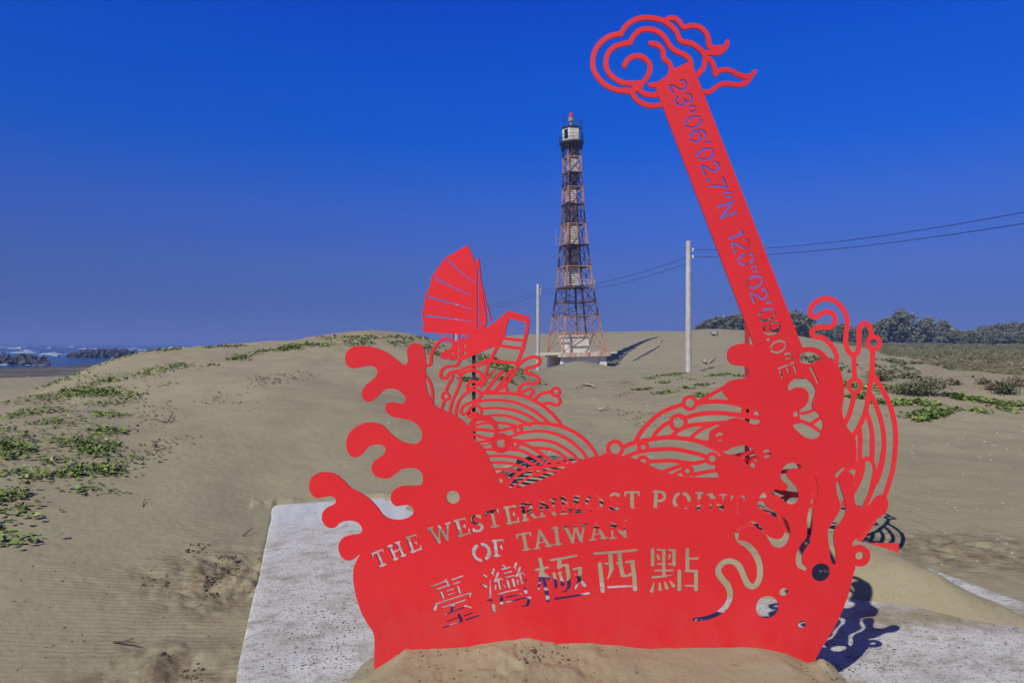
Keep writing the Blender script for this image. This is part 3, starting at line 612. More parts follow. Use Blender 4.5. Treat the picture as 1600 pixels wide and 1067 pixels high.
def numbers(g):
    """coordinates cut into the plank"""
    D = g.blank()
    def st(z, W, items):
        for w, *p in items:
            P = spline(z(*p)) if len(p) > 4 else z(*p)
            g.strokes(D, P, [w*W*.58]*len(P))
    def lin(z, W, items):
        for w, *p in items: g.strokes(D, z(*p), [w*W*.58]*(len(p)//2))
    a = Z(1030, 110, .11249)
    st(a, .11249, [(24, 295,148, 335,140, 370,170, 378,220, 350,262, 300,272, 250,245, 205,218, 148,205), (24, 148,205, 195,320), (24, 378,335, 425,330, 452,370, 445,420, 400,435, 365,425),
        (24, 345,395, 365,430, 345,475, 290,485, 245,455, 230,410, 255,370), (24, 422,515, 455,497, 500,505), (24, 435,570, 470,582, 508,555), (24, 365,735, 400,680, 470,645, 560,648), (24, 575,690, 555,750, 480,795, 415,790, 370,772),
        (24, 435,925, 460,870, 520,835, 590,830, 640,870, 648,910, 632,940), (24, 445,965, 490,990, 545,980, 575,945, 575,910), (20, 520,860, 560,868), (24, 630,1005, 712,1000)])
    b = Z(1060, 200, .14052)
    st(b, .14052, [(20, 210,312, 240,262, 300,232, 375,235), (20, 388,272, 370,320, 300,352, 228,345), (20, 378,385, 420,380, 450,410, 440,455, 400,478, 350,465, 300,430, 258,420), (20, 258,420, 300,530), (24, 315,585, 345,578)])
    lin(b, .14052, [(20, 495,555, 535,660), (20, 540,662, 440,640, 342,648), (20, 505,712, 575,715), (20, 525,768, 592,758), (20, 435,882, 605,815), (20, 605,815, 478,1000), (20, 478,1000, 650,930)])
    c = Z(1120, 340, .1218)
    lin(c, .1218, [(24, 160,270, 325,208), (24, 308,160, 335,205)])
    st(c, .1218, [(24, 350,285, 390,285, 415,330, 400,385, 360,400, 310,370, 250,335, 195,330), (24, 195,330, 240,455), (24, 275,550, 310,500, 380,465, 462,468), (24, 478,515, 455,560, 380,602, 290,588),
        (20, 452,645, 480,620, 515,632), (20, 465,685, 500,695, 528,670), (24, 385,845, 430,785, 500,752, 580,765), (24, 592,805, 560,860, 490,900, 400,885),
        (24, 585,930, 630,930, 655,975, 640,1025, 590,1045, 540,1010, 490,985, 440,975)])
    d = Z(1150, 430, .15936)
    lin(d, .15936, [(19, 150,190, 182,272), (19, 305,272, 352,266), (22, 312,633, 330,630)])
    st(d, .15936, [(19, 228,395, 260,350, 320,328, 370,340), (19, 380,370, 360,415, 300,445, 238,432), (18, 338,505, 345,475, 385,458, 425,465), (18, 430,500, 410,530, 350,548, 335,525), (19, 285,495, 275,530, 300,570, 360,575, 410,555, 432,520),
        (19, 342,710, 375,665, 430,645, 488,660), (19, 492,688, 470,730, 410,758, 350,740)])
    lin(d, .15936, [(18, 482,775, 538,765), (18, 498,815, 552,802), (18, 420,915, 572,858), (18, 435,945, 455,1005), (18, 505,918, 525,970), (18, 572,895, 592,950)])
    g.cut(D)

def draw_plank():
    g = Grid(990, 80, 1290, 600)
    g.shape([(1053.7,107.3), (1076,97.5), (1082.5,102.5), (1254.5,544), (1254.5,547), (1180,547), (1178.2,539.5), (1024.3,138)], False)
    numbers(g)
    return g

def draw_cloud():
    g = Grid(910, 10, 1195, 180)
    w = 7.6
    L = lambda p, ww=w: g.line(p, ww)
    L(zM(520,830, 400,820, 290,770, 210,690, 168,600, 165,510, 200,410, 270,330, 350,285, 435,270))
    L(zM(440,272, 480,205, 560,140, 650,112, 750,115, 850,140, 930,190, 985,250) + zN(205,330, 240,348, 320,365, 390,410, 430,450, 450,500, 445,560, 425,620, 370,675))
    L(zM(620,750, 540,757, 450,745, 370,700, 315,640, 292,560, 310,470, 370,400, 450,370, 535,352))
    L(zM(532,352, 570,285, 630,235, 710,222, 790,240, 860,290, 910,370, 960,425, 1010,452) + zN(190,450, 250,475, 300,520, 315,575))
    L(zM(475,580, 510,520, 580,487, 650,495, 710,545, 728,610, 700,690, 640,760, 580,790))
    L(zM(735,362, 800,378, 850,430, 865,510, 910,550, 935,610, 925,670, 870,725, 800,765, 730,772))
    g.shape(zM(905,640, 960,600, 960,760, 810,790, 800,765, 880,725), False)
    L(zM(545,840, 575,890, 640,945, 740,975, 860,962)); L(zM(610,800, 650,845, 730,868, 830,862)); L(zM(500,835, 560,825, 640,780))
    L(zN(70,130, 130,112, 190,140, 240,205, 300,190, 380,195, 440,235, 480,300, 490,380, 540,415, 600,410), [7.2]*8+[7.2, 8, 10, 9])
    L(zN(440,460, 500,455, 580,450, 640,410, 670,350), [8, 8, 10, 9, 7])
    L(zN(480,510, 515,540, 540,600, 552,665)); L(zN(555,650, 610,625, 690,625, 760,660, 830,685, 890,685, 945,635), [7, 7, 7, 7, 7.5, 8, 5.5])
    L(zN(430,840, 500,835, 560,790, 620,760, 700,760, 790,770, 860,740, 940,640), [7, 7, 7, 7, 7, 7.5, 8, 5.5])
    L(zN(395,650, 430,610))
    return g

def draw_waves():
    """line-work of the rear panel"""
    g = Grid(655, 440, 1425, 1010)
    L = lambda p, ww: g.line(p, ww)
    def ring(z, k, x, y, ri, ro, later=[]):
        px, py = z(x, y)[0]; g.disc(px, py, ro*k); holes.append((px, py, ri*k))
    holes = []
    k3 = .20619
    L(z3(100,110, 145,165, 165,220, 172,290, 168,350), 4.6)
    L(z2(100,935, 130,938, 145,925, 148,880, 170,820, 205,775, 250,755, 300,768), 4.8)
    L(z3(834,40, 890,0, 950,-12, 985,10, 975,45, 930,65, 882,78, 875,100, 910,118, 960,135, 980,165, 955,190, 900,188, 850,200, 825,235, 835,268), 5)
    L(z3(835,268, 875,240, 915,230, 935,255, 905,292), 4.6); L(z3(945,312, 975,280, 1025,260, 1085,253), 4.8)
    ring(z3, k3, 1105, 253, 18, 41); L(z3(1118,280, 1140,325, 1115,355, 1060,338, 1010,345), 4.8)
    for p, w in ((( 530,265, 620,265, 750,265, 850,280, 930,315, 1010,360, 1080,420, 1130,480, 1155,515), 5.0), ((480,338, 560,320, 650,315, 760,325, 860,355, 950,405, 1010,450, 1065,500), 4.4),
        ((540,382, 620,375, 700,378, 800,395, 880,425, 940,460, 990,497), 4.3), ((530,445, 640,430, 720,432, 800,455, 860,480, 910,508), 4.3), ((620,492, 700,488, 800,510), 4.3),
        ((345,450, 355,370, 380,310, 430,262, 480,240, 525,248, 540,275, 520,308, 460,333, 405,362, 386,400, 405,425, 435,408, 468,368, 510,356, 540,385, 535,425, 510,455), 4.5),
        ((385,115, 382,180, 352,260, 322,320, 300,420), 4.6), ((325,115, 320,150, 290,205, 272,255), 4.6), ((262,320, 248,360, 238,400), 4.6),
        ((380,130, 420,100, 480,90, 530,108, 550,150, 525,180, 470,175, 435,205, 440,240), 4.6), ((440,235, 490,212, 560,190), 4.2),
        ((832,30, 800,90, 745,175, 680,230, 620,250, 540,262), 4.8), ((600,30, 585,85, 565,150, 540,215), 4.2), ((700,95, 640,165, 575,250), 5), ((768,88, 710,165, 645,245), 4.6), ((640,88, 600,140, 560,185), 2.6), ((720,195, 742,258), 4),
        ((460,540, 540,538, 620,548, 690,545, 785,524, 870,500, 950,490, 1050,495, 1160,520, 1250,560, 1330,620, 1390,690, 1428,760), 5.2),
        ((470,570, 560,600, 660,610, 760,592, 830,570, 900,555, 1000,550, 1100,570, 1190,610, 1260,660, 1310,710, 1355,780), 4.6), ((500,640, 600,622), 4.2), ((480,515, 560,490, 640,492), 4.2),
        ((740,612, 870,625, 930,618, 1020,620, 1110,645, 1180,685, 1240,730, 1300,800), 4.6), ((940,675, 1040,685, 1110,705, 1170,745, 1240,820), 4.6),
        ((720,640, 830,645, 900,665, 970,705, 1040,755, 1115,815), 4.8), ((560,690, 760,690, 850,700, 930,740, 1050,815), 4.4), ((560,740, 680,738, 780,745, 860,765, 970,825), 4.6), ((560,790, 720,790, 800,805, 880,840), 4.4), ((600,842, 740,840, 830,866), 4.2),
        ((730,985, 770,920, 830,870, 900,840, 1000,822, 1100,810, 1260,805), 5), ((770,990, 850,930, 920,890, 1000,865, 1100,850, 1250,850), 3.9), ((1090,790, 1135,775, 1190,810), 5)):
        L(z3(*p), w)
    ring(z3, k3, 272, 287, 16, 37); ring(z3, k3, 818, 540, 14, 38); ring(z3, k3, 795, 650, 14, 37); ring(z3, k3, 970, 856, 14, 40); ring(z3, k3, 690, 925, 13, 50)
    k9 = .18742
    for p, w in (((100,725, 140,695, 160,690), 6.4), ((280,635, 360,600, 480,575, 600,555, 740,555, 880,575, 980,610, 1080,660, 1180,760), 7), ((385,590, 430,510, 500,430, 580,360, 680,310, 770,280), 6.8),
        ((900,265, 970,225, 1060,170, 1150,125), 6.4), ((890,272, 970,255, 1080,252, 1200,265, 1300,292, 1450,330), 7.2), ((520,570, 570,500, 640,440, 690,420), 6.4), ((800,390, 880,365, 980,350, 1100,348, 1250,365, 1450,392), 7.2),
        ((560,560, 690,540, 740,495, 830,455, 950,440, 1140,430, 1300,440), 6.8), ((690,545, 740,495, 760,470), 6), ((840,562, 900,510, 960,470, 1030,445), 6), ((870,572, 980,592, 1080,560, 1200,540), 6),
        ((300,715, 390,680, 480,660, 600,650, 720,650, 850,675, 960,705, 1060,760), 6.4), ((490,755, 580,748, 700,745, 830,765, 900,765, 990,742), 6), ((600,845, 700,810, 780,780, 850,765), 6.4), ((870,862, 970,840, 1100,822, 1200,820), 6), ((690,870, 780,825), 5),
        ((1040,730, 1150,720, 1300,690, 1440,650), 7), ((1060,760, 1200,740, 1330,735, 1450,700), 7), ((1440,330, 1600,420), 7)):
        L(z9(*p), w)
    for x, y, ri, ro in ((217,645,44,76), (840,265,36,67), (745,428,44,78), (450,632,20,51), (1028,728,27,56), (450,760,28,60), (820,830,20,53), (1325,330,17,58), (1365,785,20,42)): ring(z9, k9, x, y, ri, ro)
    # right-hand spray
    for p, w in (((372,665, 378,600, 350,530, 300,470, 240,435, 185,428, 160,400, 178,362, 225,343, 300,345, 348,325, 362,280, 345,228, 300,206, 250,222, 205,250, 165,250, 144,215, 162,160, 215,112, 290,92, 370,120, 430,180, 465,250, 472,320, 460,400, 458,480, 478,550, 520,592), 8.0),
        ((520,592, 560,565, 575,500, 573,400, 578,350, 600,315, 640,313, 670,345, 685,400, 690,425), 8.0), ((695,535, 692,650, 688,800), 8.2), ((530,590, 532,700, 537,800), 8.0)):
        L(zH(*p), w)
    ring(zH, .178, 703, 482, 32, 74); ring(zH, .178, 538, 857, 36, 73)
    for p, w in (((445,190, 425,300, 395,400, 340,520), 8), ((605,-20, 597,100, 575,220, 550,360, 510,470, 440,590, 300,760), 8), ((610,20, 680,130, 750,260, 800,400, 825,550, 827,680), 8), ((598,215, 650,330, 695,470, 718,620, 712,780, 690,900, 650,1020), 7.6),
        ((560,385, 595,500, 612,620, 610,760, 605,830), 7.4), ((495,540, 502,640, 495,760, 492,860), 7)):
        L(zI(*p), w)
    for p, w in (((676,40, 672,120, 655,260, 620,380, 570,520, 500,660, 400,800), 7.6), ((588,100, 565,220, 530,330, 490,430, 430,560, 330,720), 7.6), ((497,-10, 496,140), 7), ((425,205, 445,180, 470,178, 500,200, 518,260, 505,340, 490,410), 6.4), ((428,195, 425,260, 400,340, 360,420, 280,520), 8),
        ((405,0, 405,180, 395,260, 370,340), 7), ((300,300, 320,240, 380,225, 420,195), 6), ((300,260, 250,320, 180,380), 6), ((320,240, 320,120), 12), ((360,100, 360,240), 9)):
        L(zG(*p), w)
    # strips glimpsed through the gaps of the front sheet
    for p, w in (((395,655, 480,640, 560,600), 4.2*1), ((400,745, 520,800, 620,870), 5), ((500,790, 570,740, 660,690), 5), ((250,770, 330,760, 400,745), 5)):
        L(zL(*p), w*1.15)
    for p, w in (((500,250, 620,240, 760,225), 6), ((760,215, 820,260), 6), ((480,430, 600,475, 740,490), 8), ((540,520, 640,500, 760,510), 4), ((830,600, 900,600), 7), ((800,480, 880,520), 6), ((780,900, 860,850), 7), ((290,535, 370,540), 5), ((570,775, 650,780), 6), ((550,900, 650,890), 8), ((330,900, 480,880), 7), ((430,980, 560,985), 5),
                 ((50,830, 130,820, 200,790), 5), ((60,940, 130,930), 4), ((700,100, 900,400, 900,700, 860,1000), 14), ((300,300, 500,620, 600,900), 12), ((60,250, 80,500, 60,760), 12)):
        L(zF(*p), w)
    g.line(zE(210,490, 320,462), 4.2); g.line(zE(775,682, 880,676), 4.4)
    # stem that ties the loose ends together, out of sight behind the front sheet
    L([(1212,600),(1212,735),(1185,752),(1172,770),(1170,800),(1142,818),(1135,875)], 6.5); L([(1212,690),(1250,706),(1290,711),(1314,712)], 6.5)
    # scales behind the big lettering
    for cx, cy, rs in ((900, 880, (58, 80, 104, 128)), (1010, 872, (52, 70, 88)), (1110, 876, (56, 72, 90, 108)), (955, 900, (60, 74))):
        for r in rs: g.line([(cx+r*math.cos(t), cy-r*.86*math.sin(t)) for t in np.linspace(.15, 2.95, 16)], 8 if r > 70 else 7)
    # buried foot rail
    g.shape([(862, 862), (900, 850), (1404.5, 848.3), (1404.5, 1005), (862, 1005)], False)
    # limits: bow line at the left, nothing below it
    for x, y, r in holes: g.disc(x, y, r, True)
    g.shape([(640,770), (775,762), (812,775), (850,795), (868,812), (872,850), (880,1020), (640,1020)], False, True)
    return g

def draw_boat():
    g = Grid(650, 375, 835, 600)
    P = lambda *p: g.shape(z2(*p), False)
    P(395,105, 248,190, 190,270, 155,320, 140,390, 108,455, 100,520, 85,580, 97,640, 90,706, 200,712, 330,722, 440,730, 520,700, 535,640, 528,560, 515,480, 497,345, 482,190, 470,195, 462,215, 465,250, 440,185)
    g.line(z2(398,105, 430,170, 466,275), 1.7); g.line(z2(490,345, 565,630), 1.9); g.line(z2(478,200, 472,720), 2.6)
    for p, w in (((258,205, 360,295, 455,368), (2.6, 2.0, 1.2)), ((168,328, 300,395, 445,459), (2.6, 2.2, 1.0)), ((122,460, 300,508, 452,553), (2.6, 2.2, .9)), ((103,592, 280,612, 440,634), (2.8, 2.2, .9))):
        g.line(z2(*p), list(w), False, True)
    g.line(z2(475,265, 475,680), 2.3, False, True); g.line(z2(493,570, 520,574), .9, False, True); g.line(z2(484,640, 525,648), 1.1, False, True)
    g.shape(z2(500,395, 508,430, 540,560, 548,632, 538,636, 528,545, 515,470), False, True)
    P(285,770, 345,765, 430,725, 520,685, 600,630, 682,560, 740,572, 830,600, 832,645, 760,628, 690,612, 662,700, 645,745, 612,797, 520,835, 430,875, 350,908, 330,900, 290,894, 240,898, 212,880, 215,858, 240,838, 285,820, 298,800)
    for p, w in (((200,718, 260,745, 300,775), 1.6), ((300,725, 295,765), 1.6), ((345,728, 340,765), 1.6), ((385,732, 345,760), 1.4)): g.line(z2(*p), w, False)
    for p, w in (((350,895, 325,938, 280,945, 240,955, 214,990, 222,1025, 252,1025, 278,990, 330,975), 5), ((822,620, 815,690, 790,800, 762,885, 740,930), 5.2), ((660,700, 640,750, 600,825, 560,900, 540,945), 5), ((650,748, 800,768), 5), ((622,800, 790,822), 5), ((575,905, 745,922), 4.8),
        ((575,885, 480,922, 340,975, 285,1000), 4), ((560,912, 470,948, 330,998), 2.4)): g.line(z2(*p), w, len(p) > 6)
    for t in np.linspace(0, 1, 15): x, y = z2(352+(690-352)*t, 776-(776-588)*t-12*math.sin(math.pi*t))[0]; g.disc(x, y, .85, True)
    for t in np.linspace(.08, 1, 8): x, y = z2(690+125*t, 588+32*t)[0]; g.disc(x, y, .85, True)
    for x, y, r in ((335,835,2.2), (380,805,2.3), (380,853,2.5), (294,862,2.2), (334,878,2.0)):
        px, py = z2(x, y)[0]; g.shape([(px-r*.8, py-r*.8), (px+r, py-r*1.1), (px+r*.9, py+r*.9), (px-r*.9, py+r)], False, True)
    return g

def contours(g, extra=None):
    """closed outlines of the zero level, thinned"""
    F = g.F.copy(); F[0, :] = F[-1, :] = 9; F[:, 0] = F[:, -1] = 9
    F[np.abs(F) < 1e-4] = 1e-4
    S = F < 0; ny, nx = F.shape
    a, b, c, d = S[:-1, :-1], S[:-1, 1:], S[1:, 1:], S[1:, :-1]
    code = a*1+b*2+c*4+d*8
    jj, ii = np.nonzero((code > 0) & (code < 15)); cc = code[jj, ii]
    # edges: 0 top 1 right 2 bottom 3 left, walked with the steel on one side
    tab = {1: [(3, 0)], 2: [(0, 1)], 3: [(3, 1)], 4: [(1, 2)], 5: [(3, 0), (1, 2)], 6: [(0, 2)], 7: [(3, 2)], 8: [(2, 3)], 9: [(2, 0)], 10: [(0, 1), (2, 3)], 11: [(2, 1)], 12: [(1, 3)], 13: [(1, 0)], 14: [(0, 3)]}
    def eid(j, i, e): return (0, j, i) if e == 0 else (1, j, i+1) if e == 1 else (0, j+1, i) if e == 2 else (1, j, i)
    def pos(k):
        t, j, i = k
        if t == 0: u, v = F[j, i], F[j, i+1]; return (g.x0+g.h*(i+u/(u-v)), g.y0+g.h*j)
        u, v = F[j, i], F[j+1, i]; return (g.x0+g.h*i, g.y0+g.h*(j+u/(u-v)))
    nxt = {}
    for j, i, c in zip(jj.tolist(), ii.tolist(), cc.tolist()):
        for e0, e1 in tab[c]: nxt[eid(j, i, e0)] = eid(j, i, e1)
    loops = []
    while nxt:
        k0 = next(iter(nxt)); k = k0; L = []
        while k in nxt: L.append(pos(k)); k = nxt.pop(k)
        L = thin(L, .09)
        if len(L) > 2:
            A = np.array(L); ar = .5*abs(np.dot(A[:, 0], np.roll(A[:, 1], 1))-np.dot(A[:, 1], np.roll(A[:, 0], 1)))
            if ar > .6: loops.append(L)
    return loops
def thin(L, tol):
    P = np.array(L); n = len(P)
    if n < 8: return L
    far = int(np.argmax(((P-P[0])**2).sum(1))); keep = {0, far}
    for s, e in ((0, far), (far, n)):
        st = [(s, e)]
        while st:
            i, j = st.pop()
            if j-i < 2: continue
            A = P[i]; B = P[j % n]; d = B-A; l = np.hypot(*d)+1e-9
            q = P[i+1:j]; dist = np.abs((q[:, 0]-A[0])*d[1]-(q[:, 1]-A[1])*d[0])/l
            m = int(np.argmax(dist))
            if dist[m] > tol: keep.add(i+1+m); st += [(i, i+1+m), (i+1+m, j)]
    return [L[k] for k in sorted(keep)]
# ---------------------------------------------------------------- the red sculpture
def plane(c, m):
    """upright plane Y = c + m X; drawing point -> world"""
    n = Vector((m, -1, 0)).normalized()
    def f(px, py):
        k = (px-800)/FPX; d = c/(1-m*k); return (k*d, d, EYE-(py-HOR)/FPX*d)
    return f, n
def plate(name, g, pl, mat, parent, origin, t=.013, off=0.0):
    f, n = pl; L = contours(g); O = Vector(origin)
    pts = [p for l in L for p in l]; E = []; b = 0
    for l in L: E += [(b+i, b+(i+1) % len(l)) for i in range(len(l))]; b += len(l)
    v2, _, fs, *_ = delaunay_2d_cdt([Vector(p) for p in pts], E, [], 0, 1e-5)
    def val(x, y):
        a = (x-g.x0)/g.h; c = (y-g.y0)/g.h; i = min(max(int(a), 0), g.nx-2); j = min(max(int(c), 0), g.ny-2); fa = a-i; fc = c-j; F = g.F
        return (F[j, i]*(1-fa)+F[j, i+1]*fa)*(1-fc)+(F[j+1, i]*(1-fa)+F[j+1, i+1]*fa)*fc
    keep = []
    for q in fs:
        x = sum(v2[i].x for i in q)/len(q); y = sum(v2[i].y for i in q)/len(q)
        if val(x, y) < 0: keep.append(tuple(q))
    V = []; Fc = []
    P = [Vector(f(p.x, p.y))-O for p in v2]; nv = len(P)
    V += [p+n*off for p in P]+[p+n*(off-t) for p in P]
    for q in keep:
        a, c, e = (v2[i] for i in q[:3])
        if (c.x-a.x)*(e.y-a.y)-(c.y-a.y)*(e.x-a.x) > 0: q = q[::-1]
        Fc.append(q); Fc.append(tuple(nv+i for i in q[::-1]))
    for l in L:
        b = len(V); m = len(l); W = [Vector(f(*p))-O for p in l]
        V += [p+n*off for p in W]+[p+n*(off-t) for p in W]
        # which side is steel
        a, c = Vector(l[0]), Vector(l[1]); mid = (a+c)/2; d = (c-a).normalized(); nrm = Vector((-d.y, d.x))
        inside = val(mid.x+nrm.x*.3, mid.y+nrm.y*.3) < val(mid.x-nrm.x*.3, mid.y-nrm.y*.3)
        for i in range(m):
            j = (i+1) % m; q = (b+i, b+j, b+m+j, b+m+i)
            Fc.append(q[::-1] if inside else q)
    return mesh_from(name, V, Fc, mat, parent, smooth=True, sharp=32)
FRONT = plane(3.19, -.087); REAR = plane(5.85, -.43)
gf, gp, gc = draw_front(), draw_plank(), draw_cloud()
gp.minus(gf); gc.minus(gp); gc.minus(gf)
O1 = (.45, 3.15, 0); front = empty('sign_panel', O1)
tag(front, 'front red steel panel with cut-out lettering, leaning plank and cloud scroll', 'sign')
plate('wave_sheet', gf, FRONT, M['red'], front, O1); plate('plank', gp, FRONT, M['red'], front, O1); plate('cloud_scroll', gc, FRONT, M['red'], front, O1)
gw, gb = draw_waves(), draw_boat(); gw.minus(gb)
O2 = (1.0, 5.42, 0); rear = empty('wave_panel', O2)
tag(rear, 'rear red steel panel of wave line-work with a sailing junk, behind the lettered panel', 'sculpture')
plate('wave_lines', gw, REAR, M['red'], rear, O2); plate('sailing_boat', gb, REAR, M['red'], rear, O2)
n2 = REAR[1]; back = -n2; along = Vector((-n2.y, n2.x, 0))
for px, top, mm, wd in ((737, 520, 'post', .012), (1166.5, 358, 'post_red', .016)):
    q = Vector(REAR[0](px, top)); z1 = q.z; q = q-Vector(O2)+back*(.03+wd); rot = Matrix.Translation((q.x, q.y, 0)) @ Matrix.Rotation(math.atan2(along.y, along.x), 4, 'Z')
    ps = MB().box(-wd, wd, -wd, wd, -.1, z1, rot).build('post', M[mm], rear)
    for zz in (.33, .97): MB().box(-.05, .05, -wd-.019, -wd-.001, zz-.03, zz+.03, rot).build('bracket', M['red'], ps)
# ---------------------------------------------------------------- sea
SEA = -3.0
m = Mat('sea_water', .16, .5)
n = m.noise(.035, 5, .6, m.map((1, .35, 1))); c = m.mix(m.g(n, .3, .7), (.018, .055, .125), (.03, .08, .15))
m.col(c); b = m.bump(m.noise(.5, 5, .65, m.map((.6, 1.6, 1), (0, 0, R(25)))), .9, .5); m.bump(m.noise(2.4, 4, .6), .6, .1, b); M['sea'] = m.m
def build_sea():
    th = np.linspace(-1.45, -.02, 80); rr = np.exp(np.linspace(math.log(40), math.log(42000), 90))
    A, B = np.meshgrid(th, rr, indexing='ij'); X = B*np.sin(A); Y = B*np.cos(A)
    V = np.stack([X, Y, np.full_like(X, SEA)], -1).reshape(-1, 3); nr = A.shape[1]
    I = (np.arange(len(th)-1)[:, None]*nr+np.arange(nr-1)[None, :]).ravel()
    return tag(mesh_from('sea', V, np.stack([I, I+nr, I+nr+1, I+1], 1), M['sea']), kind='structure')
build_sea()
m = Mat('foam', .8, .2); m.col(m.mix(m.g(m.noise(.6, 5, .7, m.map((.3, 2, 2))), .45, .62), (.20, .27, .36), (.55, .60, .64))); M['foam'] = m.m
def surf(px0, px1, d, h, seed):
    """a breaking crest: ragged ridge of white water"""
    n = int(max(12, (px1-px0)/FPX*d/1.2)); V = []; F = []
    for i in range(n+1):
        t = i/n; px = px0+(px1-px0)*t; dd = d*(1+.03*float(vnoise(t*5, seed, 3))); x = (px-800)/FPX*dd
        a = max(0, min(1, 1.3*math.sin(PI*t)**.5*(.55+.6*float(vnoise(t*n*.16, seed*3.1, 8))+.25*float(vnoise(t*n*.6, seed, 4)))))
        hh = h*a+.02; wd = 2.2*a+.4
        V += [(x, dd-wd, SEA-.1), (x, dd-wd*.45, SEA+hh*.75), (x, dd, SEA+hh), (x, dd+wd*1.2, SEA-.1)]
    for i in range(n):
        for k in range(3): F.append((4*i+k, 4*i+4+k, 4*i+5+k, 4*i+1+k))
    return V, F
b = MB()
for a in ((-40, 60, 330, .8, 1), (20, 62, 420, .9, 2), (8, 42, 620, 1.2, 3), (24, 45, 800, 1.3, 9), (55, 170, 300, 1.0, 4), (60, 100, 260, .7, 5), (150, 260, 340, .8, 6), (185, 240, 480, 1.3, 7), (240, 330, 430, .9, 8), (70, 90, 700, 1.4, 10), (95, 130, 900, 1.6, 11),
          (120, 160, 600, 1.0, 12), (-20, 30, 150, .22, 13), (20, 70, 148, .18, 14), (195, 215, 640, 1.4, 15), (255, 300, 700, 1.5, 16), (-120, 0, 520, 1.2, 17), (300, 420, 900, 1.5, 18), (-60, 10, 900, 1.6, 19)): b.add(*surf(*a))
tag(b.build('breaking_surf', M['foam'], smooth=True), 'white breaking surf on the open sea beyond the rock mounds', 'surf', kind='stuff')
# ---------------------------------------------------------------- breakwaters of loose rock
m = Mat('armour_rock', .9, .2); m.col(m.mix(m.g(m.noise(1.1, 5, .7), .35, .65), (.03, .034, .042), (.115, .115, .115))); m.bump(m.noise(4, 5), .8, .12); M['rock'] = m.m
def rock_mesh(seed):
    b = bmesh.new(); bmesh.ops.create_cube(b, size=1.7); bmesh.ops.subdivide_edges(b, edges=b.edges[:], cuts=2, use_grid_fill=True)
    r = np.random.default_rng(seed)
    for v in b.verts:
        q = v.co; f = 1+.28*float(vnoise(q.x*1.1+seed*7, q.y*1.1+q.z*1.7, seed)); v.co = Vector((q.x*f*r.uniform(.95, 1.05), q.y*f, q.z*f*.85))
    me = bpy.data.meshes.new('rock'); b.to_mesh(me); b.free(); me.materials.append(M['rock']); return me
RK = [rock_mesh(s) for s in range(6)]
def breakwater(px0, px1, d, n, top, label, group):
    for i in range(n):
        px = px0+(px1-px0)*(i+rng.uniform(-.5, .5))/n; t = (px-px0)/(px1-px0)
        crest = top*min(1, 2.6*min(t+.12, 1-t+.16))*(.75+.25*rng.random())
        layer = rng.random()**.8
        o = bpy.data.objects.new('armour_rock', RK[rng.integers(6)]); C.objects.link(o)
        dd = d+(layer-.5)*5+rng.uniform(-.8, .8)+ (0 if layer > .3 else -1)
        zz = SEA-.2+crest*(1-abs(2*layer-1.0))*1.0
        o.location = ((px-800)/FPX*dd, dd, zz); o.rotation_euler = tuple(rng.uniform(0, 6.28, 3)); o.scale = (rng.uniform(.4, .75),)*3
        tag(o, label, 'rock', group)
breakwater(-45, 76, 152, 120, 2.1, 'dark armour rock in the left rock mound standing in shallow water', 'rocks of the left breakwater')
breakwater(108, 222, 225, 140, 3.0, 'dark armour rock in the right rock mound near the dune', 'rocks of the right breakwater')
# ---------------------------------------------------------------- light tower
TX, TY = 900/FPX*0+(900-800)/FPX*92, 92.0
TS = 92/FPX
m = Mat('tower_paint', .75, .25)
sx = m.nt.nodes.new('ShaderNodeSeparateXYZ'); m.nt.links.new(m.co, sx.inputs[0])
hz = m.g(sx.outputs['Z'], 0, 34)
def hb(y): return (EYE+(HOR-y)*TS)/34
DK, OR = (.022, .018, .020), (.46, .225, .11)
c = m.ramp(hz, [(0, OR), (hb(494), DK), (hb(449), OR), (hb(417.5), DK), (hb(383.5), OR), (hb(351), DK), (hb(319.5), OR), (hb(294), DK), (hb(270.5), OR), (hb(247), DK)], True)
c = m.mix(m.math('MULTIPLY', m.g(m.noise(.6, 5, .7), .5, .62), .6), c, (.50, .40, .32)); c = m.mix(m.math('MULTIPLY', m.g(m.noise(.9, 6, .75), .46, .6), .7), c, (.20, .075, .035)); m.col(c); M['tower'] = m.m
m = Mat('tower_steps', .7, .25); m.tc = m.tc; sx = m.nt.nodes.new('ShaderNodeSeparateXYZ'); m.nt.links.new(m.co, sx.inputs[0]); hz = m.g(sx.outputs['Z'], 0, 34)
WH = (.64, .61, .53)
c = m.ramp(hz, [(0, WH), (hb(494), DK), (hb(449), WH), (hb(417.5), (.06, .055, .055)), (hb(383.5), WH), (hb(351), (.06, .055, .055)), (hb(319.5), WH), (hb(294), DK), (hb(270.5), WH), (hb(247), (.05, .05, .055))], True)
m.col(m.mix(m.math('MULTIPLY', m.g(m.noise(1.4, 5, .7), .5, .65), .6), c, (.33, .14, .07))); M['steps'] = m.m
simple('white_wall', (.66, .63, .52), (.60, .55, .42), .8, .85)
m = Mat('stained_concrete', .9, .2); n = m.noise(.7, 5, .7, m.map((1.6, 1.6, .35))); m.col(m.mix(m.g(n, .42, .62), (.62, .56, .44), (.45, .17, .07))); M['stained'] = m.m
simple('tower_concrete', (.70, .70, .67), (.55, .54, .51), .6, .9)
simple('black_iron', (.02, .019, .02), (.035, .03, .03), 2, .6)
simple('lantern_red', (.55, .03, .03), (.45, .03, .03), 2, .35)
simple('lantern_grey', (.35, .34, .33), (.22, .21, .20), 2, .4)
simple('dark_glass', (.01, .012, .015), (.015, .017, .02), 2, .15)
TR = R(16.8); tow = empty('light_tower', (TX, TY, 0), TR); tow.rotation_euler = (Matrix.Rotation(-.0212, 3, 'Y') @ Matrix.Rotation(TR, 3, 'Z')).to_euler()
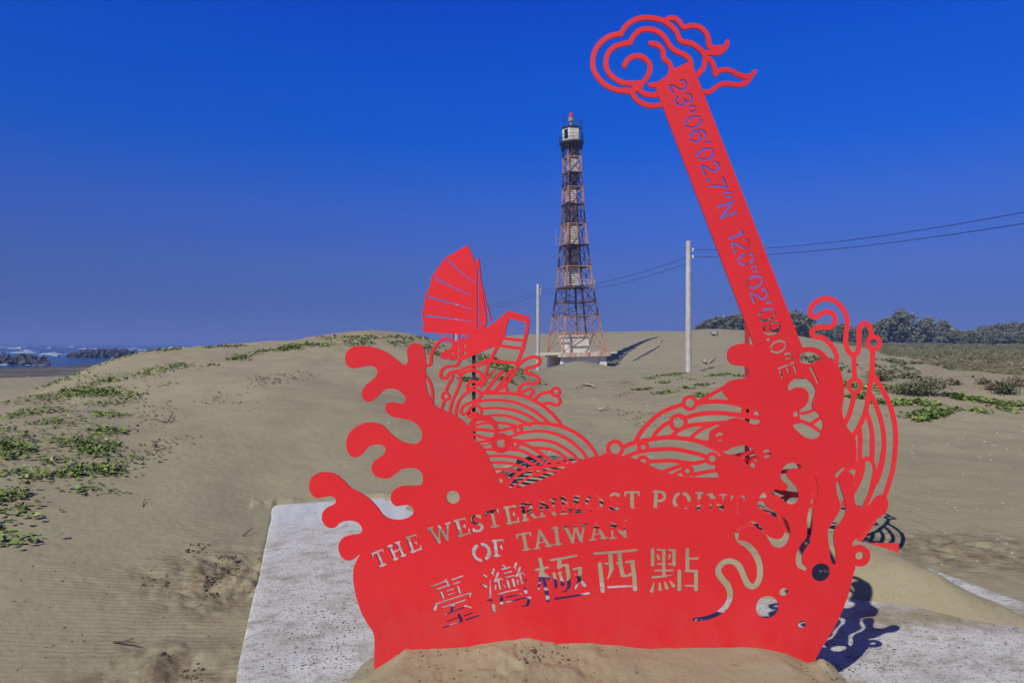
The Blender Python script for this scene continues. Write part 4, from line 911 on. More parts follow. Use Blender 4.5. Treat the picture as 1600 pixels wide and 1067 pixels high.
tag(tow, 'tall rusty steel lattice light tower in black and orange bands on a concrete platform', 'lighthouse')
def tz(y): return EYE+(HOR-y)*TS
WID = [(550, 86), (520, 76.5), (494, 67.5), (472, 60.5), (450, 54), (417.5, 47.5), (383.5, 41), (351, 34.7), (319.5, 31.7), (294, 29.4), (270.5, 26.7), (247, 26), (229, 26)]
# silhouette width of a square turned by TR is s (cos+sin)
lev = [(tz(y), w_*TS/(math.cos(TR)+math.sin(TR))/2) for y, w_ in WID]
sg = [(-1, -1), (1, -1), (1, 1), (-1, 1)]
for a, b_ in sg:
    b = MB()
    for (z0, s0), (z1, s1) in zip(lev[:-1], lev[1:]): b.bar((a*s0, b_*s0, z0), (a*s1, b_*s1, z1+.05), .19)
    b.build('leg', M['tower'], tow)
for i, (z, s) in enumerate(lev[1:]):
    b = MB()
    for (a, c_), (d, e) in zip(sg, sg[1:]+sg[:1]): b.bar((a*s, c_*s, z), (d*s, e*s, z), .12, .15)
    b.build('ring_beam', M['tower'], tow)
    if i in (3, 4, 5, 6, 7, 8, 9, 10):
        b = MB(); b.box(-s*.98, s*.98, -s*.98, s*.98, z-.05, z-.01); b.build('landing', M['black_iron'], tow)
for i, ((z0, s0), (z1, s1)) in enumerate(zip(lev[:-1], lev[1:])):
    b = MB()
    for (a, c_), (d, e) in zip(sg, sg[1:]+sg[:1]):
        if i == 0:      # inverted V over the hut
            mx, my = (a+d)/2*s1, (c_+e)/2*s1
            b.bar((a*s0, c_*s0, z0), (mx, my, z1), .1); b.bar((d*s0, e*s0, z0), (mx, my, z1), .1)
        else:
            b.bar((a*s0, c_*s0, z0), (d*s1, e*s1, z1), .065); b.bar((d*s0, e*s0, z0), (a*s1, c_*s1, z1), .065)
            if i < 8: b.bar(((a+d)/2*s0, (c_+e)/2*s0, z0), ((a+d)/2*s1, (c_+e)/2*s1, z1), .065)
    b.build('cross_brace', M['tower'], tow)
# stair shaft: four rails with close-set treads, standing near the front-left corner
b = MB(); z0, z1 = tz(450), tz(231); n = 62
for k in range(n):
    z = z0+(z1-z0)*k/n; s = np.interp(z, [l[0] for l in lev], [l[1] for l in lev]); q = .72 if z < tz(320) else .55; cx = -s*.30 if z < tz(285) else .12
    for side in (-1, 1): b.box(cx-q, cx+q, side*q-.05-s*.2, side*q+.05-s*.2, z, z+.21)
    b.box(cx-q-.03, cx-q+.03, -q-s*.2, q-s*.2, z+.02, z+.17); b.box(cx+q-.03, cx+q+.03, -q-s*.2, q-s*.2, z+.02, z+.17)
b.build('staircase', M['steps'], tow)
b = MB(); b.bar((.3, .3, tz(548)), (.1, .2, tz(231)), .22); b.build('riser_pipe', M['tower'], tow)
b = MB(); s = lev[4][1]
for zz in (.5, 1.0): b.bar((.2, -s*.9, tz(450)+zz), (s*.9, -s*.9, tz(450)+zz), .06)
for k in range(5): b.bar((.2+k*.5, -s*.9, tz(450)), (.2+k*.5, -s*.9, tz(450)+1.0), .05)
b.build('railing', M['steps'], tow)
# platform, piers, hut
s0 = lev[0][1]
b = MB(); b.box(-s0-.55, s0+.55, -s0-.55, s0+.55, tz(556.5), tz(550.5)); b.build('platform', M['stained'], tow)
b = MB(); b.box(-s0-2.0, s0+1.9, -s0+.5, s0-.6, tz(553.2), tz(549.6)-.06); b.build('walkway_slab', M['white_wall'], tow)
b = MB(); b.box(-s0+.3, s0-.2, -s0+.2, -s0+.5, tz(566), tz(556.5)-.003); b.box(-s0+.3, s0-.3, s0-.6, s0-.3, -2.6, tz(556.5)-.003); b.build('plinth_beam', M['tower_concrete'], tow)
for a, c_ in sg:
    b = MB(); b.add(*(lambda w0, w1, z0, z1, x, y: ([(x-w0, y-w0, z0), (x+w0, y-w0, z0), (x+w0, y+w0, z0), (x-w0, y+w0, z0), (x-w1, y-w1, z1), (x+w1, y-w1, z1), (x+w1, y+w1, z1), (x-w1, y+w1, z1)], [(3, 2, 1, 0), (4, 5, 6, 7), (0, 1, 5, 4), (1, 2, 6, 5), (2, 3, 7, 6), (3, 0, 4, 7)]))(.62, .42, -3.2, tz(556.5)-.002, a*(s0-.35), c_*(s0-.45)))
    b.build('pier', M['tower_concrete'], tow)
hut = MB().box(-1.55, 1.45, -1.3, 1.4, tz(550.5)+.003, tz(526)).build('machine_hut', M['white_wall'], tow)
MB().box(-1.75, 1.65, -1.5, 1.6, tz(526)+.002, tz(524.2)).build('roof', M['tower_concrete'], hut)
MB().box(-1.575, -1.553, -.7, .2, tz(550.5)+.01, tz(531)).build('door', M['tower_concrete'], hut)
# gallery, watch room, lantern
zg = tz(224.5)
b = MB(); b.lathe([(.9, tz(231.5)), (1.35, tz(229)), (1.66, tz(226)), (1.66, tz(223.4)), (.2, tz(223.3))], 24); b.build('gallery', M['black_iron'], tow)
b = MB()
for k in range(8):
    a = 2*PI*k/8; b.bar((1.15*math.cos(a), 1.15*math.sin(a), tz(246)), (1.6*math.cos(a), 1.6*math.sin(a), tz(228)), .06)
b.build('gallery_bracket', M['black_iron'], tow)
room = MB().lathe([(1.28, zg), (1.28, tz(202.5))], 6).build('watch_room', M['white_wall'], tow)
b = MB(); b.lathe([(1.42, tz(202.5)+.002), (1.42, tz(200.6)), (1.2, tz(199.4)), (.1, tz(199.2))], 6); b.build('roof', M['black_iron'], room)
b = MB(); b.box(-.3, .3, -.02, .02, 0, 1.25); d = b.build('door', M['dark_glass'], room); d.location = (-1.28*math.cos(R(30))*1.003, -.0, zg+.25+.25); a5 = R(210); d.location = (1.125*math.cos(a5), 1.125*math.sin(a5), zg+.45); d.rotation_euler = (0, 0, a5+PI/2)
b = MB()
for k in range(14):
    a = 2*PI*k/14; x, y = 1.6*math.cos(a), 1.6*math.sin(a); b.bar((x, y, tz(224)), (x, y, tz(213)), .035)
    x2, y2 = 1.6*math.cos(a+2*PI/14), 1.6*math.sin(a+2*PI/14)
    for zz in (213, 218): b.bar((x, y, tz(zz)), (x2, y2, tz(zz)), .03)
b.build('railing', M['black_iron'], tow)
b = MB()
for x, y, t0, t1 in ((-1.15, -.3, 200, 181), (1.25, .1, 200, 184), (1.55, -.1, 216, 185), (1.6, .25, 216, 186), (.6, .9, 200, 187)): b.bar((x, y, tz(t0)), (x, y, tz(t1)), .05)
b.bar((1.25, .1, tz(187)), (1.6, .25, tz(187)), .035); b.bar((1.55, -.1, tz(205)), (1.55, -.1, tz(225)), .05)
for zz in (192, 187): b.bar((-1.15, -.3, tz(zz)), (.6, .9, tz(zz)), .03); b.bar((.6, .9, tz(zz)), (1.25, .1, tz(zz)), .03)
b.build('roof_railing', M['black_iron'], tow)
lan = MB().lathe([(.28, tz(199.3)), (.2, tz(195)), (.26, tz(191.5)), (.38, tz(190.4)), (.38, tz(184)), (.30, tz(183.2))], 14).build('lantern', M['lantern_grey'], tow)
MB().lathe([(.42, tz(183.2)), (.40, tz(181.8)), (.22, tz(179)), (.14, tz(176.6)), (.03, tz(176))], 14).build('dome', M['lantern_red'], lan)
b = MB(); b.bar((-lev[5][1]-.9, 0, tz(384)), (-lev[5][1]-.9, 0, tz(358)), .05); b.bar((-lev[6][1], 0, tz(374)), (-lev[5][1]-.9, 0, tz(374)), .05); b.bar((-lev[6][1], 0, tz(380)), (-lev[5][1]-.9, 0, tz(380)), .05); b.build('whip_antenna', M['lantern_grey'], tow)
# ---------------------------------------------------------------- utility poles and wires
m = Mat('pole_concrete', .9, .2); n = m.noise(5, 5, .7, m.map((1, 1, .4))); m.col(m.mix(m.g(n, .35, .65), (.52, .51, .47), (.38, .36, .31))); m.bump(n, .3, .01); M['pole'] = m.m
simple('porcelain', (.75, .74, .70), (.6, .58, .54), 5, .3, .5); simple('wire_black', (.012, .012, .014), (.02, .02, .022), 5, .6)
def pole(x, y, ztop, label, ins):
    zb = float(height(x, y, False))-.4
    r = empty('utility_pole', (x, y, zb)); H = ztop-zb
    tag(r, label, 'utility pole', 'concrete poles carrying the wires')
    b = MB().lathe([(.185, 0), (.165, H*.5), (.14, H-.06), (.12, H)], 14).build('shaft', M['pole'], r, True, sharp=40)
    b = MB()
    for k in range(int(H/.45)-2):
        a = R(-30) if k % 2 else R(210); b.tube([(.14*math.cos(a), .14*math.sin(a), 1.5+k*.45), (.21*math.cos(a), .21*math.sin(a), 1.5+k*.45)], .014, 5)
    b.build('step_bolts', M['pole'], r)
    for z in ins:
        i = MB().lathe([(.035, z-zb-.09), (.075, z-zb-.07), (.05, z-zb-.02), (.075, z-zb+.02), (.05, z-zb+.06), (.02, z-zb+.09)], 10, (.27, -.05)).build('insulator', M['porcelain'], r)
        MB().bar((.12, -.02, z-zb), (.25, -.045, z-zb), .03).build('pin', M['black_iron'], i)
    return r
PA = ((1075.5-800)/FPX*41, 41.0); PB = ((840.5-800)/FPX*70, 70.0); PC_ = (-8.05, 99.0); PN = (18.6, 12.0)
pole(*PA, EYE+160*41/FPX, 'nearer concrete utility pole between the tower and the leaning red plank', (EYE+146.5*41/FPX, EYE+135.5*41/FPX))
pole(*PB, EYE+93*70/FPX, 'thinner looking concrete utility pole just left of the light tower', (EYE+85*70/FPX, EYE+79*70/FPX))
pole(*PC_, 7.6, 'farthest concrete utility pole, mostly hidden behind the junk sail', (7.3, 6.9))
pole(*PN, 6.5, 'concrete utility pole beyond the right edge carrying the two wires', (6.11, 5.55))
def wire(p, q, z0, z1, sag, label):
    P = []
    for k in range(25):
        t = k/24; P.append((p[0]+(q[0]-p[0])*t, p[1]+(q[1]-p[1])*t, z0+(z1-z0)*t-4*sag*t*(1-t)))
    tag(MB().tube(P, .012, 5).build('power_line', M['wire_black']), label, 'wire', 'overhead wires')
za, zb_ = EYE+146.5*41/FPX, EYE+135.5*41/FPX
o1 = (PA[0]+.27, PA[1]-.05); o2 = (PN[0]+.2, PN[1])
wire(o1, o2, za, 6.11, .825, 'upper black wire running right from the nearer pole')
wire(o1, o2, zb_, 5.55, .645, 'lower black wire running right from the nearer pole')
o3 = (PB[0]+.27, PB[1]-.05); o4 = (PA[0]+.05, PA[1]-.1)
wire(o4, o3, EYE+136*41/FPX, EYE+85*70/FPX, .55, 'upper black wire from the nearer pole passing behind the tower')
wire(o4, o3, EYE+126*41/FPX, EYE+79*70/FPX, .55, 'lower black wire from the nearer pole passing behind the tower')
wire(o3, (PC_[0]+.27, PC_[1]), EYE+85*70/FPX, 7.3, .8, 'upper black wire from the pole beside the tower to the farthest pole')
wire(o3, (PC_[0]+.27, PC_[1]), EYE+79*70/FPX, 6.9, .8, 'lower black wire from the pole beside the tower to the farthest pole')
# ---------------------------------------------------------------- plants
def leafmat(name, a, b_, c_, trans=.25):
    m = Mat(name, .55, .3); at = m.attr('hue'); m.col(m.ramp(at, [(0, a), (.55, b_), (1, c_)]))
    return m.m
M['vine'] = leafmat('vine_leaf', (.065, .12, .02), (.18, .25, .05), (.38, .40, .13))
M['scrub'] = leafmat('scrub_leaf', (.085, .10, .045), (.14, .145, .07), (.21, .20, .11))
M['dry'] = leafmat('dry_runner', (.12, .07, .04), (.17, .11, .06), (.20, .15, .09))
M['field'] = leafmat('field_grass', (.11, .13, .05), (.165, .155, .075), (.20, .165, .10))
M['tree'] = leafmat('casuarina', (.13, .145, .085), (.22, .235, .14), (.31, .32, .20))
M['bark'] = simple('bark', (.10, .075, .055), (.06, .045, .035), 4, .9).m
def leaves(name, P, size, mat, tilt=.9, lobes=True, hue=None, kind=None, parent=None, lift=.02, asp=1.0):
    """small folded leaf faces at the points P"""
    P = np.asarray(P, float); n = len(P); sz = np.broadcast_to(np.asarray(size, float), (n,))*rng.uniform(.65, 1.25, n)
    az = rng.uniform(0, 2*PI, n); ti = np.abs(rng.normal(0, tilt*.6, n)).clip(0, 1.4)
    d = np.stack([np.cos(az), np.sin(az), np.zeros(n)], 1); nrm = np.stack([np.sin(ti)*np.cos(az+1.2), np.sin(ti)*np.sin(az+1.2), np.cos(ti)], 1)
    s = np.cross(nrm, d); s /= np.linalg.norm(s, axis=1, keepdims=True); f = np.cross(s, nrm)
    z = np.zeros((n, 1)); S_ = sz[:, None]
    base = P+np.array([0, 0, 1])*lift*rng.uniform(.3, 2.2, n)[:, None]
    v0 = base-f*S_*.5*asp; v1 = base+s*S_*.5+nrm*S_*.16; v2 = base+f*S_*.5*asp+s*S_*.12; v3 = base-s*S_*.5+nrm*S_*.16
    V = np.stack([v0, v1, v2, v3], 1).reshape(-1, 3); I = np.arange(n)*4
    F = np.concatenate([np.stack([I, I+1, I+2], 1), np.stack([I, I+2, I+3], 1)])
    o = mesh_from(name, V, F, mat, parent)
    h = np.clip(rng.normal(.45, .22, n) if hue is None else hue, 0, 1); a = o.data.attributes.new('hue', 'FLOAT', 'POINT'); a.data.foreach_set('value', np.repeat(h, 4).astype(np.float32))
    if kind: o['kind'] = kind
    return o
# lines of sight onto the ground, looked up once on a grid
GX = np.arange(-60, 1665, 5.0); GY = np.arange(512, 1064, 3.0)
def ground_many(px, py):
    px = np.asarray(px, float); py = np.asarray(py, float)
    d = np.exp(np.linspace(math.log(2.2), math.log(200), 420)); k = (px-800)/FPX; s = -(py-HOR)/FPX
    out = np.full((len(px), 3), np.nan)
    for a in range(0, len(px), 400):
        K = k[a:a+400, None]; S_ = s[a:a+400, None]; D = d[None, :]
        Hh = height(K*D, np.broadcast_to(D, (K.shape[0], len(d))), False); df = EYE+S_*D-Hh; bl = df < 0
        has = bl.any(1); i = np.maximum(bl.argmax(1), 1); r = np.arange(K.shape[0])
        f0 = df[r, i-1]; f1 = df[r, i]; t = np.clip(f0/(f0-f1+1e-9), 0, 1); dd = d[i-1]+(d[i]-d[i-1])*t
        x = K[:, 0]*dd; z = EYE+S_[:, 0]*dd
        out[a:a+400][has] = np.stack([x, dd, z], 1)[has]
    return out
def patch_points(strips, clump=.0):
    px, py = [], []
    for pts, wid, n in strips:
        pts = np.array(pts, float); L = np.r_[0, np.cumsum(np.hypot(*np.diff(pts, axis=0).T))]
        t = rng.uniform(0, L[-1], n); x = np.interp(t, L, pts[:, 0]); y = np.interp(t, L, pts[:, 1])
        m_ = np.ones(n, bool)
        if clump: m_ = vnoise(x/(wid*1.1+5), y/(wid*.6+3), 5)+.5*vnoise(x/5, y/3, 6)+rng.normal(0, .25, n) > clump
        px.append((x+rng.normal(0, wid*.55, n))[m_]); py.append((y+rng.normal(0, wid*.24, n))[m_])
    P = ground_many(np.concatenate(px), np.concatenate(py))
    return P[~np.isnan(P[:, 0])]
def vines(name, label, strips, clump=.05, size=.062, cl=7, mat='vine', hue=None, lift=.02, tilt=.65, jit=(.085, .0028)):
    P = patch_points(strips, clump)
    # each point sends out a few leaves along a runner
    k = rng.integers(max(1, cl-3), cl+3, len(P)); Q = np.repeat(P, k, 0); r = jit[0]+jit[1]*Q[:, 1]
    Q[:, :2] += rng.normal(0, 1, (len(Q), 2))*r[:, None]*.8
    Q[:, 2] = height(Q[:, 0], Q[:, 1], True)
    sz = size*(1+np.clip((Q[:, 1]-9)/25, 0, 1.6))
    o = leaves(name, Q, sz, M[mat], tilt, hue=hue, kind='stuff', lift=lift); return tag(o, label, 'creeper')
# big patch on the left dune
vines('beach_creeper', 'green beach creeper spreading over the sand on the left, thickest at the left edge', [
    ([(-20, 700), (30, 705), (70, 695)], 34, 230), ([(-20, 740), (40, 742), (95, 748)], 18, 150), ([(-30, 668), (30, 680), (60, 688)], 16, 110), ([(75, 662), (110, 656), (150, 652)], 7, 60), ([(150, 645), (180, 650), (198, 652)], 5, 45),
    ([(70, 668), (100, 690), (130, 690)], 14, 90), ([(95, 665), (130, 672), (190, 676)], 7, 50), ([(85, 690), (125, 692), (160, 705)], 11, 110), ([(150, 712), (190, 716), (235, 720)], 5, 34), ([(75, 720), (95, 728), (110, 732)], 8, 40),
    ([(85, 748), (130, 737), (180, 735), (205, 745), (230, 750)], 8, 120), ([(175, 740), (200, 748)], 10, 60), ([(-10, 776), (25, 776)], 6, 34), ([(-10, 792), (20, 797), (30, 800)], 7, 40), ([(-12, 838), (10, 843), (45, 850)], 6, 40),
    ([(-5, 814), (20, 818)], 5, 14), ([(55, 809), (68, 810)], 3, 8), ([(130, 764), (142, 765)], 3, 6), ([(158, 770), (168, 771)], 3, 5)], .2, .054, 6, jit=(.085, .007))
vines('beach_creeper', 'sparser green creeper runners higher up the left dune towards the sea', [
    ([(0, 653), (40, 647), (82, 641)], 4, 40), ([(15, 632), (55, 622), (70, 618)], 4, 30), ([(60, 634), (80, 629), (100, 618), (118, 612), (150, 614)], 5, 60), ([(80, 648), (100, 642), (125, 635)], 5, 40), ([(70, 606), (100, 592), (130, 588), (160, 590)], 4, 40),
    ([(65, 605), (85, 601)], 3, 14), ([(135, 612), (150, 616), (160, 618)], 6, 40), ([(100, 615), (120, 612), (128, 618)], 5, 30), ([(140, 598), (175, 595), (200, 592), (240, 582)], 4, 60), ([(205, 590), (225, 583), (260, 576), (285, 570)], 4, 60),
    ([(140, 576), (170, 566), (200, 556), (225, 548), (260, 543)], 3, 60), ([(235, 548), (270, 545), (300, 541)], 4, 50), ([(150, 632), (180, 628), (200, 630)], 4, 36), ([(170, 608), (195, 618), (203, 624)], 5, 26), ([(240, 600), (250, 603)], 3, 10)], .05, .058, 6, jit=(.1, .010))
vines('beach_creeper', 'band of green creeper along the dune crest behind the left wave arms', [
    ([(310, 572), (345, 566), (380, 558), (400, 551)], 6, 60), ([(385, 552), (420, 548), (455, 543)], 4, 40), ([(440, 545), (480, 540), (540, 536), (600, 536), (650, 538), (690, 546)], 11, 220), ([(470, 531), (540, 528), (620, 527), (650, 530)], 6, 70),
    ([(660, 545), (690, 556), (715, 560)], 10, 90), ([(640, 526), (670, 530)], 4, 40), ([(250, 548), (300, 545), (380, 540)], 3, 50)], .1, .062, 6)
vines('beach_creeper', 'green creeper patch on the slope seen through the junk hull', [([(690, 585), (720, 592), (760, 600)], 10, 50), ([(750, 560), (780, 570), (800, 585)], 12, 110), ([(770, 590), (810, 598), (840, 600)], 7, 60), ([(790, 570), (830, 582)], 7, 40)], -.2, .07, 6)
vines('beach_creeper', 'thin green creeper strips at the foot of the nearer utility pole', [
    ([(1012, 593), (1035, 586), (1069, 584)], 4, 60), ([(1069, 591), (1087, 593)], 3, 25), ([(1104, 589), (1120, 586), (1135, 585), (1162, 588), (1180, 590)], 3.5, 70), ([(994, 609), (1010, 609)], 2.5, 14), ([(1012, 619), (1035, 615), (1052, 613)], 3, 30), ([(1091, 602), (1110, 602)], 3, 14), ([(1090, 619), (1106, 613)], 4, 26), ([(1033, 598), (1040, 597)], 2, 6), ([(1072, 607), (1082, 606)], 2, 6)], -.3, .07, 6)
vines('beach_creeper', 'bright green creeper patch and runners on the right behind the red spray', [
    ([(1300, 600), (1340, 604), (1390, 607)], 9, 120), ([(1372, 610), (1420, 612), (1460, 614)], 9, 130), ([(1490, 620), (1530, 627), (1570, 633), (1610, 634)], 5, 130), ([(1436, 658), (1465, 647), (1490, 640)], 4, 60), ([(1414, 654), (1432, 646), (1450, 640)], 4, 36),
    ([(1371, 627), (1400, 632), (1425, 628)], 6, 60), ([(1440, 628), (1455, 634)], 6, 30), ([(1520, 642), (1535, 643)], 3, 12), ([(1566, 640), (1580, 642)], 4, 16), ([(1330, 620), (1365, 618)], 6, 40)], -.2, .085, 7)
vines('dune_scrub', 'dull olive scrub covering the low dunes on the right before the field', [
    ([(1240, 560), (1270, 562), (1300, 568)], 14, 110), ([(1300, 575), (1350, 578), (1395, 583)], 12, 90), ([(1370, 560), (1400, 566), (1410, 570)], 6, 50), ([(1375, 592), (1400, 590), (1425, 588)], 9, 70), ([(1440, 594), (1460, 598), (1468, 606)], 8, 50),
    ([(1425, 567), (1435, 568)], 3, 10), ([(1455, 562), (1470, 564)], 3, 12), ([(1415, 577), (1425, 578)], 3, 8), ([(1470, 574), (1490, 577)], 3, 10), ([(1210, 585), (1260, 590)], 8, 40), ([(1400, 608), (1440, 605), (1470, 606)], 9, 70), ([(1500, 588), (1530, 592)], 3, 8)], -.1, .085, 5, 'scrub', None, .035, 1.2)
vines('dry_runners', 'reddish dry creeper stems scattered on the bare sand slopes', [
    ([(210, 660), (260, 640), (330, 625), (400, 628)], 30, 110), ([(380, 600), (440, 590), (500, 585)], 18, 60), ([(230, 710), (260, 690), (300, 680)], 16, 50), ([(960, 600), (1000, 596)], 6, 26), ([(900, 605), (925, 602)], 4, 14), ([(960, 620), (985, 615)], 4, 14), ([(940, 640), (1000, 650), (1040, 660)], 30, 40), ([(880, 600), (1000, 680)], 30, 30)], .1, .04, 4, 'dry', None, .01, .6)
# shrubs on the right
def shrub(px, py, h, wd, label, mat='scrub', n=620):
    p = ray_ground(px, py)
    if p is None: return
    r = empty('shrub', p-np.array([0, 0, .03])); tag(r, label, 'shrub', 'shrubs on the right-hand dune')
    P = []
    for k in range(9):
        a = rng.uniform(0, 6.28); q = np.array([math.cos(a), math.sin(a), 0])*wd*.32*rng.random()**.5; q[2] = h*rng.uniform(.25, .7)
        P.append(q+rng.normal(0, 1, (n//9, 3))*np.array([wd*.15, wd*.15, h*.16]))
    P = np.concatenate(P); P[:, 2] = np.abs(P[:, 2])
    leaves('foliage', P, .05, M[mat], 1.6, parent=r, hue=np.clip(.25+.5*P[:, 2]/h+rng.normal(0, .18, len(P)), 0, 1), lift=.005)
    b = MB()
    for k in range(6):
        a = rng.uniform(0, 6.28); b.tube([(0, 0, 0), (math.cos(a)*wd*.15, math.sin(a)*wd*.15, h*.35), (math.cos(a)*wd*.3, math.sin(a)*wd*.3, h*.7)], [.012, .009, .005], 5)
    b.build('stem', M['bark'], r)
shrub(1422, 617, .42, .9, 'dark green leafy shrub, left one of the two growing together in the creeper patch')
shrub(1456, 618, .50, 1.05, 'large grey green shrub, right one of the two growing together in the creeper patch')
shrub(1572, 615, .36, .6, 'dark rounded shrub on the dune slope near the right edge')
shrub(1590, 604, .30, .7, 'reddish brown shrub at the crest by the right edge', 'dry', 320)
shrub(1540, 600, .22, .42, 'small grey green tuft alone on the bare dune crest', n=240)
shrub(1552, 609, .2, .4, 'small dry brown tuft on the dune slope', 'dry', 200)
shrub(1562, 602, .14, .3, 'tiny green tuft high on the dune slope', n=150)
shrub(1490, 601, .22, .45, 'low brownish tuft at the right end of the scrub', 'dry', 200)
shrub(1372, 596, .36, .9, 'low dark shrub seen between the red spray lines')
# field grass
def field():
    n = 16000; k = rng.uniform(.44, .95, n); d = 24*np.exp(rng.uniform(0, 1, n)*math.log(165/24)); x = k*d
    edge = np.interp(k, [.40, .5, .56, .62, .68, .75, .9], [150, 82, 44, 30, 27, 24, 24]); ok = (d/edge-1)+.3*fbm(x, d, .12, 4, 12) > .08
    x, d = x[ok], d[ok]; z = height(x, d, False); n = len(x)
    h = rng.uniform(.05, .14, n)*(1+.5*fbm(x, d, .1, 3, 4)); wdt = h*.8+d*.0018; a = rng.uniform(-.9, .9, n); lean = rng.normal(0, .25, (n, 2))*h[:, None]
    V = np.stack([np.stack([x-wdt*np.cos(a), d-wdt*np.sin(a), z-.03], 1), np.stack([x+wdt*np.cos(a), d+wdt*np.sin(a), z-.03], 1), np.stack([x+lean[:, 0]+wdt*.4, d+lean[:, 1], z+h], 1), np.stack([x+lean[:, 0]-wdt*.5, d+lean[:, 1], z+h*.8], 1)], 1).reshape(-1, 3)
    I = np.arange(n)*4; o = mesh_from('field_grass', V, np.stack([I, I+1, I+2, I+3], 1), M['field'])
    hue = np.clip(.55+.5*fbm(x, d, .07, 4, 33)+rng.normal(0, .15, n), 0, 1); at = o.data.attributes.new('hue', 'FLOAT', 'POINT'); at.data.foreach_set('value', np.repeat(hue, 4).astype(np.float32))
    tag(o, 'brownish green rough grass covering the flat field on the right', 'grass', kind='stuff')
field()
# trees: bushy casuarinas
def tree_proto(h, wd, seed):
    r = empty('casuarina_tree', (0, 0, 0)); g = np.random.default_rng(seed); b = MB()
    b.tube([(0, 0, -.3), (.06*h*.2, 0, h*.35), (-.02*h, .02*h, h*.7), (0, 0, h*.95)], [h*.022, h*.017, h*.009, h*.003], 7); P = []; hue = []
    nb = 34
    for i in range(nb):
        t = .10+.88*(i/nb); a = g.uniform(0, 6.28); L = wd*.5*(math.sin(PI*min(1, .12+t*.86))**.6)*(1.08-.55*t)*g.uniform(.65, 1.15); z0 = h*t*.92
        tip = np.array([math.cos(a)*L, math.sin(a)*L, z0+L*g.uniform(.15, .55)]); b.tube([(0, 0, z0), tuple(tip)], [h*.006, h*.002], 5)
        for j in range(7):
            c = np.array([0, 0, z0])*(1-(j+1)/7)+tip*((j+1)/7)+g.normal(0, .05*h, 3)*np.array([1, 1, .8]); q = g.normal(0, 1, (16, 3))*np.array([.055, .055, .045])*h*g.uniform(.6, 1.2)+c
            P.append(q); hue.append(np.full(16, g.uniform(.15, .8)))
    P = np.concatenate(P); hue = np.concatenate(hue); P[:, 2] = np.maximum(P[:, 2], .15)
    leaves('crown', P, h*.036, M['tree'], 1.8, parent=r, hue=np.clip(hue+g.normal(0, .12, len(P)), 0, 1), lift=.0, asp=2.6)
    b.build('trunk', M['bark'], r); return r
TP = [tree_proto(7, 6.2, 1), tree_proto(7, 4.6, 2), tree_proto(7, 7.5, 3), tree_proto(7, 5.2, 4)]
for p in TP: p['category'] = 'tree'
used = [False]*4
def tree(px, top, d, v, label, group, wmul=1.0):
    x = (px-800)/FPX*d; z = float(height(x, d, False))-.1; hgt = EYE+(HOR-top)*d/FPX-z
    if hgt < .8: hgt = .8
    o = TP[v] if not used[v] else copy_tree(TP[v]); used[v] = True
    o.location = (x, d, z); s = hgt/7; o.scale = (s*wmul, s*wmul, s); o.rotation_euler = (0, 0, rng.uniform(0, 6.28)); tag(o, label, 'tree', group)
tree(1410, 485, 165, 0, 'tallest bushy casuarina in the tree line, right of the red spray', 'trees of the right-hand tree line', 1.15)
tree(1385, 495, 172, 1, 'casuarina touching the left side of the tallest tree', 'trees of the right-hand tree line', 1.2)
tree(1450, 496, 168, 2, 'broad bushy casuarina standing apart to the right of the tallest tree', 'trees of the right-hand tree line')
tree(1473, 500, 176, 3, 'slightly lower casuarina touching the broad tree', 'trees of the right-hand tree line', 1.1)
tree(1245, 486, 150, 0, 'dark casuarina directly right of the plank above the sand crest', 'trees of the right-hand tree line', 1.1)
tree(1262, 492, 155, 2, 'dark casuarina second to the right of the plank', 'trees of the right-hand tree line')
for i in range(26):
    px = 1278+i*13.5+rng.uniform(-4, 4); top = np.interp(px, [1278, 1340, 1370, 1430, 1500, 1540, 1570, 1640], [503, 509, 503, 511, 512, 508, 504, 503])+rng.uniform(-2, 5)
    tree(px, top, rng.uniform(178, 215), int(rng.integers(4)), 'bushy tree merging into the hazy tree line behind the field', 'filler trees of the tree line', 1.35)
for i in range(16):
    px = 1490+i*10+rng.uniform(-4, 4)
    tree(px, 520+rng.uniform(-4, 4), rng.uniform(140, 160), 2, 'low green bush at the near foot of the tree line', 'bushes along the field edge', 1.5)
for i in range(22):
    px = 1092+i*6.2+rng.uniform(-2, 2); top = np.interp(px, [1088, 1110, 1140, 1170, 1240], [506, 497, 493, 489, 486])+rng.uniform(-2, 3)
    tree(px, top, rng.uniform(170, 200), int(rng.integers(4)), 'dark tree of the wooded rise behind the nearer utility pole', 'trees of the wooded rise', 1.5)
for i in range(14):
    px = 1620+i*26+rng.uniform(-6, 6); tree(px, 502+rng.uniform(-5, 5), rng.uniform(170, 205), int(rng.integers(4)), 'bushy tree merging into the hazy tree line behind the field', 'filler trees of the tree line', 1.3)
# ---------------------------------------------------------------- litter
simple('driftwood', (.50, .46, .38), (.36, .32, .25), 6, .85); simple('shell_white', (.75, .73, .68), (.6, .57, .5), 8, .6); simple('dark_twig', (.07, .05, .04), (.12, .085, .06), 9, .9)
simple('tarp_dark', (.055, .06, .075), (.11, .11, .12), 2, .8); simple('damp_clod', (.085, .068, .045), (.14, .11, .07), 12, .95)
def stick(name, pts, r, mat, label, cat, kids=()):
    W = [ray_ground(*p) for p in pts]
    if any(w_ is None for w_ in W): return
    W = [w_+np.array([0, 0, r*1.2+(.02*i % .05)]) for i, w_ in enumerate(W)]; b = MB(); b.tube(spline(W, False, 4), [r*(1-.5*k/(4*(len(W)-1))) for k in range(4*(len(W)-1)+1)], 6)
    for i, dx, dz in kids: p = W[i]; b.tube([tuple(p), (p[0]+dx, p[1]+.02, p[2]+dz)], [r*.6, r*.3], 5)
    tag(b.build(name, M[mat], smooth=True), label, cat)
